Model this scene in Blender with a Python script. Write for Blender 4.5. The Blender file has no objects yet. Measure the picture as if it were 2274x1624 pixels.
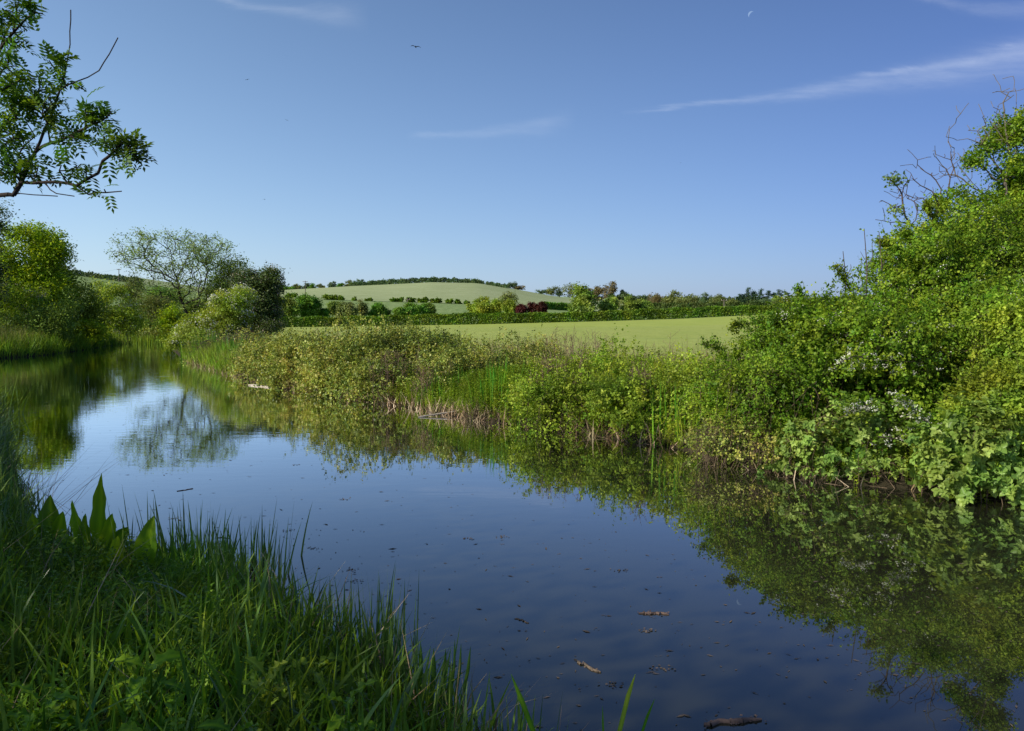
import bpy, math
import numpy as np
from math import radians, pi
C = bpy.context.scene.collection
F = 1718.0; U0, V0 = 1137.0, 812.0; CAMZ = 2.0
PITCH = math.atan(112 / F)
rg = np.random.default_rng(7)
A = np.array

# ------------------------------------------------------------------ measuring helpers
def pt(u, v, Y):
    """point at depth Y seen at survey coordinate (u, v) of the reference"""
    x = (u - U0) / F; y = -(v - V0) / F
    d = A([x, math.cos(PITCH) + y * math.sin(PITCH), -math.sin(PITCH) + y * math.cos(PITCH)])
    return A([0, 0, CAMZ]) + d * (Y / d[1])
def on_z(u, v, z=0.0):
    x = (u - U0) / F; y = -(v - V0) / F
    d = A([x, math.cos(PITCH) + y * math.sin(PITCH), -math.sin(PITCH) + y * math.cos(PITCH)])
    return A([0, 0, CAMZ]) + d * ((z - CAMZ) / d[2])
def px(Y): return Y / F          # metres per survey pixel at depth Y

# ------------------------------------------------------------------ terrain
NEAR_BANK = [(14, -14), (1.7, 0.9), (0.15, 2.7), (-.12, 3.3), (-0.45, 3.8), (-1.05, 4.5), (-1.7, 5.2), (-2.4, 5.9), (-3.4, 6.3), (-4.4, 7.0),
             (-5.3, 8.2), (-6.5, 10), (-8.0, 12), (-10.0, 15), (-14.5, 20), (-20, 26), (-24, 33), (-23.2, 38), (-24.4, 44), (-27, 53), (-27.5, 58)]
FAR_BANK = [(-30, 61), (-26.3, 60), (-23, 53), (-19.6, 44.6), (-14.2, 33.6), (-11.8, 29.6), (-8.5, 24.2), (-6.9, 22), (-4.9, 19.6), (-3.5, 18), (-2.2, 16.7),
            (-1.5, 15.7), (-0.6, 14.5), (0.2, 14.0), (0.85, 13.2), (1.6, 12.5), (2.2, 11.9), (2.7, 11.2), (3.1, 10.2), (3.3, 9.8),
            (3.6, 9.2), (4.4, 8.9), (5.0, 8.5), (5.7, 8.1), (9, 5.5), (24, -8)]
POLY = A(NEAR_BANK + FAR_BANK, float)
def water_sd(P):
    """signed distance to the water outline (negative in the water)"""
    P = np.atleast_2d(P)[:, :2]; n = len(POLY)
    best = np.full(len(P), 1e9); inside = np.zeros(len(P), bool)
    for i in range(n):
        a = POLY[i]; b = POLY[(i + 1) % n]; ab = b - a
        t = np.clip(((P - a) @ ab) / (ab @ ab), 0, 1)
        best = np.minimum(best, np.hypot(*(P - a - t[:, None] * ab).T))
        c = (a[1] > P[:, 1]) != (b[1] > P[:, 1])
        with np.errstate(divide='ignore', invalid='ignore'):
            xi = (b[0] - a[0]) * (P[:, 1] - a[1]) / (b[1] - a[1] + 1e-12) + a[0]
        inside ^= c & (P[:, 0] < xi)
    return np.where(inside, -best, best)
def right_side(P):
    """1 on the field side of the water, 0 on the photographer's side"""
    P = np.atleast_2d(P); L = A(FAR_BANK, float)[::-1]
    xs = np.interp(P[:, 1], L[:, 1], L[:, 0])
    return P[:, 0] > xs - 0.6
KU = A([-1500, 0, 170, 300, 450, 620, 780, 960, 1060, 1130, 1200, 1260, 1340, 1500, 1700, 1900, 2274, 3800], float)
KY = A([90, 150, 330, 650, 1200, 2600], float)
KV = A([
    [728] * 13 + [726, 722, 718, 712, 690],
    [712, 713, 716, 720, 724, 727, 725, 722, 720.5, 719, 717.5, 716, 714, 709, 699, 690, 672, 640],
    [580, 606, 612, 629, 650, 662, 668, 673, 677, 681, 686, 690, 693, 695, 692, 680, 665, 620],
    [590, 606, 611, 616, 640, 645, 635, 627, 630, 641, 654, 665, 672, 680, 677, 669, 655, 610],
    [640, 640, 640, 640, 655, 655, 655, 655, 655, 655, 657, 660, 661, 665, 665, 661, 650, 610],
    [680] * 18], float)
KZ = A([[CAMZ + (700 - v) * Y / F for v in row] for Y, row in zip(KY, KV)])
def far_z(x, y):
    x = np.asarray(x, float); y = np.asarray(y, float)
    u = U0 + F * x / np.maximum(y, 60)
    yy = np.clip(y, KY[0], KY[-1]); z = np.zeros_like(x)
    for k in range(len(KY) - 1):
        m = (yy >= KY[k]) & (yy <= KY[k + 1])
        t = (yy - KY[k]) / (KY[k + 1] - KY[k])
        zz = np.interp(u, KU, KZ[k]) * (1 - t) + np.interp(u, KU, KZ[k + 1]) * t
        z = np.where(m, zz, z)
    return z
def near_z(x, y):
    x = np.asarray(x, float); y = np.asarray(y, float)
    P = np.stack([x.ravel(), y.ravel()], 1); d = water_sd(P).reshape(x.shape)
    s = np.clip(d / 1.3, -1, 1)
    z = np.where(d > 0, 0.03 + 0.33 * s * (2 - s), s * 0.9)
    z = z + np.where(d > 0, 0.14 * np.clip((d - 1) / 10, 0, 1), 0)
    z = z + np.where(d > .5, 0.03 * np.sin(x * 1.7 + np.sin(y * 1.3)) * np.sin(y * 1.9 + 1), 0)
    t = np.clip((y - 60) / 30, 0, 1); t = t * t * (3 - 2 * t)
    return z * (1 - t) + far_z(x, np.maximum(y, 90)) * t * 1.0
def gz(x, y):
    x = float(x); y = float(y)
    return float(near_z(A([x]), A([y]))[0]) if y < 90 else float(far_z(A([x]), A([y]))[0])

# ------------------------------------------------------------------ mesh plumbing
def mesh_np(name, V, Q, attrs=None, mat=None, smooth=False):
    me = bpy.data.meshes.new(name)
    V = np.ascontiguousarray(V, dtype=np.float32); Q = np.ascontiguousarray(Q, dtype=np.int32)
    k = Q.shape[1]
    me.vertices.add(len(V)); me.vertices.foreach_set('co', V.ravel())
    me.loops.add(Q.size); me.loops.foreach_set('vertex_index', Q.ravel())
    me.polygons.add(len(Q)); me.polygons.foreach_set('loop_start', np.arange(0, Q.size, k, dtype=np.int32))
    if smooth: me.polygons.foreach_set('use_smooth', np.ones(len(Q), bool))
    for an, av in (attrs or {}).items():
        at = me.attributes.new(an, 'FLOAT', 'POINT'); at.data.foreach_set('value', np.ascontiguousarray(av, dtype=np.float32))
    me.update(calc_edges=True)
    if mat: me.materials.append(mat)
    return me
class Geo:
    """collects quads with one float attribute 'v'"""
    def __init__(s): s.V = []; s.Q = []; s.a = []; s.n = 0
    def add(s, V, Q, a):
        if len(V) == 0: return
        V = np.asarray(V, float).reshape(-1, 3); s.V.append(V); s.Q.append(np.asarray(Q) + s.n)
        s.a.append(np.broadcast_to(a, (len(V),)) if np.ndim(a) == 0 else a); s.n += len(V)
    def obj(s, name, mat, root=None, smooth=False, loc=None):
        if not s.n: return None
        V = np.concatenate(s.V)
        if root is not None: o0 = A(root.location)
        elif loc is not None: o0 = A(loc, float)
        else: o0 = A([0, 0, 0.])
        me = mesh_np(name, V - o0, np.concatenate(s.Q), {'v': np.concatenate(s.a)}, mat, smooth)
        o = bpy.data.objects.new(name, me); C.objects.link(o)
        if root is not None: o.parent = root
        else: o.location = o0
        return o
def tag(o, label, cat=None, group=None, kind=None):
    if label: o['label'] = label
    if cat: o['category'] = cat
    if group: o['group'] = group
    if kind: o['kind'] = kind
    return o
def thing(name, label, cat, loc, group=None):
    o = bpy.data.objects.new(name, None); C.objects.link(o); o.location = [float(c) for c in loc]
    o.empty_display_size = .1
    return tag(o, label, cat, group)

def unit(v): return v / np.maximum(np.linalg.norm(v, axis=-1, keepdims=True), 1e-9)
def rand_dir(n, r=None):
    r = r or rg; v = r.normal(size=(n, 3)); return unit(v)
def lump(P, seed=0, f=1.0):
    r = np.random.default_rng(seed); s = 0
    for i in range(6):
        k = r.normal(size=3) * f * (1 + i * .45); s = s + np.sin(P @ k + r.uniform(0, 6.28)) / (1 + i * .35)
    return s / 3.2

def leaves(g, P, D, N, L, W, v, shape='dia', fold=.25):
    """P base points, D long axes, N approximate normals"""
    n = len(P)
    if n == 0: return
    L = np.broadcast_to(L, (n,))[:, None]; W = np.broadcast_to(W, (n,))[:, None]
    D = unit(D); S = unit(np.cross(D, N)); N = np.cross(S, D)
    if shape == 'dia':
        V = np.stack([P, P + D * L * .45 + S * W * .5 + N * L * fold * .3, P + D * L - N * L * fold * .2, P + D * L * .45 - S * W * .5 + N * L * fold * .3], 1)
        Q = np.arange(n * 4).reshape(n, 4); k = 4
    else:
        a = (.22, .46) if shape == 'hex' else (.3, .38)
        V = np.stack([P, P + D * L * .28 + S * W * a[1] + N * W * fold, P + D * L * .68 + S * W * a[0] * 1.6 + N * W * fold * .6, P + D * L - N * L * fold * .25,
                      P + D * L * .68 - S * W * a[0] * 1.6 + N * W * fold * .6, P + D * L * .28 - S * W * a[1] + N * W * fold], 1)
        b = (np.arange(n) * 6)[:, None]
        Q = np.concatenate([b + A([[0, 1, 2, 3]]), b + A([[0, 3, 4, 5]])], 0); k = 6
    g.add(V.reshape(-1, 3), Q, np.repeat(np.broadcast_to(v, (n,)), k))

def blades(g, B, H, W, ang, lean, droop, v, seg=4, face=None, r=None, wprof=None):
    r = r or rg; n = len(B)
    if n == 0: return
    H = np.broadcast_to(H, (n,)); W = np.broadcast_to(W, (n,)); lean = np.broadcast_to(lean, (n,)); droop = np.broadcast_to(droop, (n,))
    d = np.stack([np.cos(ang), np.sin(ang), np.zeros(n)], 1)
    fa = r.uniform(0, pi, n) if face is None else face
    s = np.stack([np.cos(fa), np.sin(fa), np.zeros(n)], 1)
    rows = []
    for i in range(seg + 1):
        t = i / seg
        c = B + A([0, 0, 1.]) * (H * (t - .55 * droop * t * t))[:, None] + d * (H * (lean * t + droop * t * t * .8))[:, None]
        w = (W * (wprof(t) if wprof else (1 - t ** 2.2) * .95 + .05) * .5)[:, None]
        rows += [c - s * w, c + s * w]
    V = np.stack(rows, 1); k = 2 * (seg + 1)
    b = (np.arange(n) * k)[:, None]
    Q = np.concatenate([b + A([[2 * i, 2 * i + 1, 2 * i + 3, 2 * i + 2]]) for i in range(seg)], 0)
    g.add(V.reshape(-1, 3), Q, np.repeat(np.broadcast_to(v, (n,)), k))

def tubes(g, P0, P1, R0, R1, v=.5, k=5):
    n = len(P0)
    if n == 0: return
    D = unit(P1 - P0); h = np.where(np.abs(D[:, 2:3]) > .9, A([[1., 0, 0]]), A([[0, 0, 1.]]))
    X = unit(np.cross(D, h)); Y = np.cross(D, X)
    an = np.arange(k) * 2 * pi / k
    ring = X[:, None] * np.cos(an)[None, :, None] + Y[:, None] * np.sin(an)[None, :, None]
    V = np.concatenate([P0[:, None] + ring * R0[:, None, None], P1[:, None] + ring * R1[:, None, None]], 1)
    b = (np.arange(n) * 2 * k)[:, None]
    Q = np.concatenate([b + A([[i, (i + 1) % k, k + (i + 1) % k, k + i]]) for i in range(k)], 0)
    g.add(V.reshape(-1, 3), Q, np.repeat(np.broadcast_to(v, (n,)), 2 * k))
def polyline(g, pts, r0, r1, v=.5, k=5):
    pts = A(pts, float); n = len(pts) - 1
    R = np.linspace(r0, r1, n + 1)
    tubes(g, pts[:-1], pts[1:], R[:-1], R[1:], v, k)

def grow(base, targets, guides=(), alpha=.45, step=.5, wob=.12, tip=.006, expo=2.3, r=None):
    r = r or rg
    cap = 60000; N = np.zeros((cap, 3)); par = np.full(cap, -1); path = np.zeros(cap); m = 1; N[0] = base
    tips = []
    def chain(src, dst, w):
        nonlocal m
        a = N[src]; L = np.linalg.norm(dst - a); k = max(1, int(round(L / step)))
        sag = r.normal(size=3) * L * w; sag[2] += L * w * .8
        for i in range(1, k + 1):
            t = i / k; p = a * (1 - t) + dst * t + sag * (t * (1 - t)) * 1.6
            if i < k: p = p + r.normal(size=3) * step * w * .8
            N[m] = p; par[m] = src; path[m] = path[src] + np.linalg.norm(p - N[src]); src = m; m += 1
        return src
    for gi, gl in enumerate(guides):
        gl = [A(q, float) for q in gl]
        src = int(np.argmin(np.linalg.norm(N[:m] - gl[0], axis=1)))
        for q in gl: src = chain(src, q, wob * .5)
        tips.append(src)
    T = targets[np.argsort(np.linalg.norm(targets - N[0], axis=1))] if len(targets) else targets
    for q in T:
        c = np.linalg.norm(N[:m] - q, axis=1) + alpha * path[:m]
        src = int(np.argmin(c)); tips.append(chain(src, q, wob))
    N = N[:m]; par = par[:m]
    acc = np.zeros(m); ch = np.zeros(m, int)
    for i in range(m - 1, 0, -1):
        if acc[i] == 0: acc[i] = tip ** expo
        acc[par[i]] += acc[i]; ch[par[i]] += 1
    acc[0] = max(acc[0], tip ** expo)
    R = acc ** (1 / expo)
    return N, par, R, A(tips)
def skeleton(g, N, par, R, rmin=0, k=5, v=.5):
    i = np.arange(1, len(N)); i = i[R[i] >= rmin]
    R0 = np.minimum(R[par[i]], R[i] * 1.25)
    tubes(g, N[par[i]], N[i], R0, R[i], v, k)

def in_blobs(blobs, n, r, shell=.5):
    w = A([b[2] if len(b) > 2 else b[1][0] * b[1][2] for b in blobs], float); w /= w.sum()
    idx = r.choice(len(blobs), n, p=w); c = A([b[0] for b in blobs])[idx]; s = A([b[1] for b in blobs])[idx]
    rad = shell + (1 - shell) * r.uniform(0, 1, n) ** .6
    return c + rand_dir(n, r) * s * rad[:, None]
def cluster(g, T, per, sig, L, W, r, shape='dia', up=.5, var=.5, tri=False, center=None, out=.3):
    """leaf clouds around every point of T"""
    n = len(T)
    cv = np.clip(.5 + var * .6 * lump(T, 3, .9 / max(sig * 4, .1)) + r.normal(0, .12, n), 0, 1)
    P = np.repeat(T, per, 0) + r.normal(size=(n * per, 3)) * sig * A([1, 1, .7])
    v = np.clip(np.repeat(cv, per) + r.normal(0, .2, n * per), 0, 1)
    D = rand_dir(n * per, r); D[:, 2] = D[:, 2] * .6 - .1
    cn = rand_dir(n, r) * .8 + A([0, 0, up])
    if center is not None: cn = cn + unit(T - center) * (out + .35)
    N = np.repeat(unit(cn), per, 0) * 1.0 + rand_dir(n * per, r) * .65
    N = unit(N); s = r.uniform(.6, 1.25, n * per)
    if not tri: leaves(g, P, D, N, L * s, W * s, v, shape)
    else:
        D = unit(D - N * (D * N).sum(1, keepdims=True)); S = np.cross(D, N)
        leaves(g, P + D * (L * .15), D, N, L * s, W * s, v, shape)
        leaves(g, P, unit(D * .25 + S - N * .12), N, L * s * .85, W * s * .85, v, shape)
        leaves(g, P, unit(D * .25 - S - N * .12), N, L * s * .85, W * s * .85, v, shape)
def pinnate(g, P, D, r, L=.22, pairs=4, l=.08, w=.028, v=.5):
    n = len(P); D = unit(D); N = unit(rand_dir(n, r) * .5 + A([0, 0, 1.]) + D * .3); S = unit(np.cross(D, N)); N = np.cross(S, D)
    s = r.uniform(.7, 1.15, n); v = np.broadcast_to(v, (n,))
    for j in range(pairs):
        t = (j + .6) / pairs
        c = P + D * (L * t * s)[:, None] - N * (L * .35 * t * t * s)[:, None]
        for sg in (-1, 1):
            leaves(g, c, S * sg + D * .55 - N * .15, N, l * s, w * s, v, 'dia', .2)
    c = P + D * (L * s)[:, None] - N * (L * .35 * s)[:, None]
    leaves(g, c, D - N * .4, N, l * s, w * s, v, 'dia', .2)

# ------------------------------------------------------------------ materials
def newmat(name):
    m = bpy.data.materials.new(name); m.use_nodes = True; nt = m.node_tree
    for n in list(nt.nodes): nt.nodes.remove(n)
    out = nt.nodes.new('ShaderNodeOutputMaterial')
    return m, nt, out
def nd(nt, t, **kw):
    n = nt.nodes.new(t)
    for k, v in kw.items(): setattr(n, k, v)
    return n
def ramp(nt, fac, stops, interp='LINEAR'):
    n = nd(nt, 'ShaderNodeValToRGB'); n.color_ramp.interpolation = interp; e = n.color_ramp.elements
    while len(e) > 1: e.remove(e[-1])
    e[0].position = stops[0][0]; e[0].color = (*stops[0][1], 1)
    for p, c in stops[1:]: x = e.new(p); x.color = (*c, 1)
    nt.links.new(fac, n.inputs[0]); return n.outputs[0]
def math_(nt, op, a, b=None, c=None, clamp=False):
    n = nd(nt, 'ShaderNodeMath', operation=op, use_clamp=clamp)
    for i, x in enumerate((a, b, c)):
        if x is None: continue
        if isinstance(x, (int, float)): n.inputs[i].default_value = x
        else: nt.links.new(x, n.inputs[i])
    return n.outputs[0]
def mixc(nt, f, a, b, mode='MIX'):
    n = nd(nt, 'ShaderNodeMix', data_type='RGBA', blend_type=mode)
    for i, x in ((0, f), (6, a), (7, b)):
        if isinstance(x, (int, float)): n.inputs[i].default_value = x
        elif isinstance(x, tuple): n.inputs[i].default_value = (*x, 1)
        else: nt.links.new(x, n.inputs[i])
    return n.outputs[2]
def noise(nt, vec, scale, detail=3, rough=.55, dist=0):
    n = nd(nt, 'ShaderNodeTexNoise'); n.inputs['Scale'].default_value = scale; n.inputs['Detail'].default_value = detail
    n.inputs['Roughness'].default_value = rough; n.inputs['Distortion'].default_value = dist
    if vec is not None: nt.links.new(vec, n.inputs['Vector'])
    return n.outputs['Fac']
def mapping(nt, vec, sc, rot=(0, 0, 0)):
    n = nd(nt, 'ShaderNodeMapping'); n.inputs['Scale'].default_value = sc; n.inputs['Rotation'].default_value = rot
    nt.links.new(vec, n.inputs['Vector']); return n.outputs[0]
GAIN = {'field_tree_leaf': 1.8, 'ash_leaf': 1.95, 'maple_leaf': 1.95, 'hawthorn_leaf': 1.6, 'hawthorn_shaded_leaf': 1.5, 'willow_leaf': 1.6, 'bramble_leaf': 1.75, 'bramble_fresh_leaf': 1.75, 'herb_leaf': 1.4, 'vine_leaf': 1.8, 'iris_leaf': 1.6, 'sedge_leaf': 2.3, 'grass_blade': 2.5, 'dock_leaf': 2.5, 'far_tree_leaf': 1.55, 'far_yellow_leaf': 1.35, 'far_olive_leaf': 1.4, 'distant_leaf': 1.3, 'hedge_leaf': 1.35, 'pine_needles': 1.2, 'dead_stem': 1.25}
def leafmat(name, cols, trans=.35, rough=.5, spec=.3, clump=1.2, tcol=(1.25, 1.15, .45)):
    m, nt, out = newmat(name)
    gain = GAIN.get(name, 1.); at = nd(nt, 'ShaderNodeAttribute', attribute_name='v')
    k = len(cols) - 1
    c = ramp(nt, at.outputs['Fac'], [(i / k, tuple(min(1, x * gain) for x in q)) for i, q in enumerate(cols)])
    geo = nd(nt, 'ShaderNodeNewGeometry')
    nz = noise(nt, geo.outputs['Position'], clump, 2)
    hv = nd(nt, 'ShaderNodeHueSaturation'); nt.links.new(c, hv.inputs['Color'])
    nt.links.new(math_(nt, 'MULTIPLY_ADD', nz, 1.5, .27), hv.inputs['Value']); hv.inputs['Saturation'].default_value = 1.0 if 'bramble' in name else 1.1
    nt.links.new(math_(nt, 'MULTIPLY_ADD', noise(nt, mapping(nt, geo.outputs['Position'], (1.7, 1.7, 1.7)), clump, 2), -.13, .565), hv.inputs['Hue'])
    col = hv.outputs[0]
    p = nd(nt, 'ShaderNodeBsdfPrincipled'); nt.links.new(col, p.inputs['Base Color'])
    p.inputs['Roughness'].default_value = rough; p.inputs['Specular IOR Level'].default_value = spec * .6
    t = nd(nt, 'ShaderNodeBsdfTranslucent'); nt.links.new(mixc(nt, 1.0, col, tcol, 'MULTIPLY'), t.inputs['Color'])
    mx = nd(nt, 'ShaderNodeMixShader'); mx.inputs[0].default_value = trans
    nt.links.new(p.outputs[0], mx.inputs[1]); nt.links.new(t.outputs[0], mx.inputs[2]); nt.links.new(mx.outputs[0], out.inputs[0])
    return m
def plain(name, a, b, scale=8, rough=.85, bump=.3, spec=.2, stretch=(1, 1, 1)):
    m, nt, out = newmat(name)
    tc = nd(nt, 'ShaderNodeTexCoord'); vec = mapping(nt, tc.outputs['Object'], stretch)
    nz = noise(nt, vec, scale, 5, .65)
    at = nd(nt, 'ShaderNodeAttribute', attribute_name='v')
    f = math_(nt, 'ADD', math_(nt, 'MULTIPLY', nz, .9), math_(nt, 'MULTIPLY_ADD', at.outputs['Fac'], .5, -.2), clamp=True)
    p = nd(nt, 'ShaderNodeBsdfPrincipled'); nt.links.new(mixc(nt, f, a, b), p.inputs['Base Color'])
    p.inputs['Roughness'].default_value = rough; p.inputs['Specular IOR Level'].default_value = spec
    if bump:
        bp = nd(nt, 'ShaderNodeBump'); bp.inputs['Strength'].default_value = bump; bp.inputs['Distance'].default_value = .01
        nt.links.new(nz, bp.inputs['Height']); nt.links.new(bp.outputs[0], p.inputs['Normal'])
    nt.links.new(p.outputs[0], out.inputs[0]); return m

G = 1.0
M = {}
M['ash'] = leafmat('ash_leaf', [(.025, .05, .012), (.05, .10, .02), (.10, .16, .03)], .4)
M['maple'] = leafmat('maple_leaf', [(.06, .10, .015), (.135, .195, .025), (.24, .31, .04)], .4)
M['hawthorn'] = leafmat('hawthorn_leaf', [(.044, .085, .014), (.112, .18, .026), (.24, .31, .052)], .38, clump=1.6)
M['hawthorn_dark'] = leafmat('hawthorn_shaded_leaf', [(.03, .048, .018), (.06, .09, .028), (.12, .155, .06)], .25)  # darker copy of the hawthorn leaf, shade put into its colour
M['willow'] = leafmat('willow_leaf', [(.085, .13, .04), (.145, .205, .06), (.21, .28, .09)], .35)
M['bramble'] = leafmat('bramble_leaf', [(.05, .075, .014), (.12, .16, .024), (.24, .26, .045), (.27, .22, .07)], .25, .42, .4, clump=1.8)
M['bramble_fresh'] = leafmat('bramble_fresh_leaf', [(.045, .085, .016), (.12, .185, .032), (.24, .31, .07)], .35, .42, .4)
M['herb'] = leafmat('herb_leaf', [(.06, .10, .018), (.14, .21, .032), (.25, .34, .06)], .32, .5, .3)
M['vine'] = leafmat('vine_leaf', [(.07, .11, .02), (.16, .215, .035), (.29, .35, .07)], .38, .5, .3)
M['iris'] = leafmat('iris_leaf', [(.03, .08, .015), (.06, .15, .02), (.14, .26, .04)], .35, .4, .4)
M['sedge'] = leafmat('sedge_leaf', [(.022, .045, .014), (.05, .088, .022), (.10, .15, .04)], .35, .33, .9)
M['grass'] = leafmat('grass_blade', [(.022, .042, .008), (.055, .098, .015), (.13, .18, .03)], .4, .5, .3)
M['dock'] = leafmat('dock_leaf', [(.025, .05, .012), (.055, .10, .016), (.14, .20, .025)], .45, .45, .35)
M['straw'] = leafmat('dry_stalk', [(.16, .11, .06), (.34, .26, .16), (.58, .48, .33)], .15, .7, .2, tcol=(1, .9, .7))
M['straw'].name = 'dry_stalk'
M['brown'] = leafmat('dead_stem', [(.09, .06, .04), (.18, .13, .09), (.27, .21, .15)], .1, .8, .1, tcol=(1, .9, .8))
M['meadow'] = leafmat('meadow_grass', [(.12, .13, .045), (.20, .22, .07), (.30, .29, .13)], .3, .6, .2)
M['hedge'] = leafmat('hedge_leaf', [(.05, .09, .015), (.10, .165, .025), (.18, .25, .04)], .3, clump=.25)
M['far_green'] = leafmat('far_tree_leaf', [(.05, .10, .02), (.09, .175, .03), (.14, .25, .05)], .3, clump=.25)
M['mid_green'] = leafmat('field_tree_leaf', [(.07, .105, .028), (.12, .17, .04), (.20, .26, .06)], .3, clump=.25)
M['hedge_dark'] = leafmat('back_hedge_leaf', [(.04, .062, .018), (.075, .11, .03), (.13, .17, .05)], .25, clump=.2)  # darker green for the hedges farther back
M['far_yellow'] = leafmat('far_yellow_leaf', [(.14, .19, .035), (.22, .28, .05), (.32, .36, .08)], .3, clump=.25)
M['far_olive'] = leafmat('far_olive_leaf', [(.08, .10, .035), (.14, .165, .055), (.21, .23, .08)], .3, clump=.25)
M['far_brown'] = leafmat('far_bronze_leaf', [(.13, .115, .055), (.2, .17, .08), (.27, .22, .11)], .25, clump=.25)
M['far_red'] = leafmat('far_copper_leaf', [(.04, .013, .013), (.075, .023, .02), (.12, .045, .035)], .2, clump=.25, tcol=(1.2, .6, .5))
M['far_blue'] = leafmat('distant_leaf', [(.05, .085, .045), (.085, .13, .06), (.13, .18, .08)], .25, clump=.12)  # distance haze put into the leaf colour as a bluish cast
M['pine'] = leafmat('pine_needles', [(.02, .045, .03), (.045, .08, .045), (.07, .115, .06)], .1, clump=.2)
M['blossom'] = leafmat('white_blossom', [(.5, .5, .36), (.68, .68, .55), (.82, .82, .74)], .25, .7, .1, clump=3, tcol=(1, 1, .9))
M['blossom_pink'] = leafmat('fading_blossom', [(.22, .17, .13), (.36, .31, .25), (.52, .48, .40)], .2, .7, .1, clump=3, tcol=(1, 1, .9))
M['bark'] = plain('bark', (.025, .02, .014), (.10, .08, .055), 14, stretch=(1, 1, .25))
M['bark_dark'] = plain('dark_bark', (.018, .014, .012), (.06, .045, .038), 14, stretch=(1, 1, .25))
M['bark_pale'] = plain('pale_bark', (.09, .075, .055), (.25, .215, .165), 14, stretch=(1, 1, .25))
M['wood_dead'] = plain('dead_branch', (.05, .035, .028), (.15, .11, .09), 20)
M['cane'] = plain('cane', (.07, .048, .03), (.22, .16, .10), 12)
M['log'] = plain('bleached_stick', (.35, .29, .22), (.62, .55, .45), 18)
M['wetwood'] = plain('wet_driftwood', (.05, .035, .03), (.19, .13, .10), 40)
M['debris'] = plain('floating_bits', (.05, .045, .035), (.22, .16, .11), 30)
M['pole'] = plain('creosoted_pole', (.10, .08, .065), (.2, .17, .14), 5)
M['dark'] = plain('dark_feather', (.012, .012, .014), (.035, .035, .04), 5)
M['yellow'] = plain('yellow_petal', (.65, .42, .01), (.85, .6, .02), 5, bump=0)
M['spike'] = plain('brown_spike', (.03, .012, .01), (.09, .04, .03), 60)

def ground_mat():
    m, nt, out = newmat('ground')
    geo = nd(nt, 'ShaderNodeNewGeometry'); P = geo.outputs['Position']
    at = nd(nt, 'ShaderNodeAttribute', attribute_name='v')
    n1 = noise(nt, mapping(nt, P, (1, .35, 1)), .30, 5, .7); n2 = noise(nt, mapping(nt, P, (1, .4, 1)), 2.2, 6, .8)
    n3 = noise(nt, mapping(nt, P, (.1, 1.0, 1)), .5, 3, .5)
    f = mixc(nt, math_(nt, 'MULTIPLY_ADD', n2, 1.8, -.45, clamp=True), (.19, .25, .035), (.47, .53, .12))
    f = mixc(nt, math_(nt, 'MULTIPLY_ADD', n1, 1.6, -.45, clamp=True), f, (.42, .45, .115))
    f = mixc(nt, math_(nt, 'MULTIPLY_ADD', n3, 2, -1.05, clamp=True), f, (.30, .41, .10))
    sy = nd(nt, 'ShaderNodeSeparateXYZ'); nt.links.new(P, sy.inputs[0]); wob_ = math_(nt, 'MULTIPLY_ADD', noise(nt, P, .08, 2), 3.0, -1.5)
    ln = math_(nt, 'LESS_THAN', math_(nt, 'ABSOLUTE', math_(nt, 'SUBTRACT', math_(nt, 'ADD', sy.outputs[1], wob_), 50.)), .45)
    f = mixc(nt, math_(nt, 'MULTIPLY', ln, math_(nt, 'MULTIPLY_ADD', n2, 2., -.6, clamp=True)), f, (.20, .27, .07))
    s = mixc(nt, n2, (.018, .016, .009), (.055, .046, .026))
    p = nd(nt, 'ShaderNodeBsdfPrincipled'); nt.links.new(mixc(nt, at.outputs['Fac'], s, f), p.inputs['Base Color'])
    p.inputs['Roughness'].default_value = .9; p.inputs['Specular IOR Level'].default_value = .1
    b = nd(nt, 'ShaderNodeBump'); b.inputs['Strength'].default_value = .5; b.inputs['Distance'].default_value = .08
    nt.links.new(n2, b.inputs['Height']); nt.links.new(b.outputs[0], p.inputs['Normal'])
    nt.links.new(p.outputs[0], out.inputs[0]); return m
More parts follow.
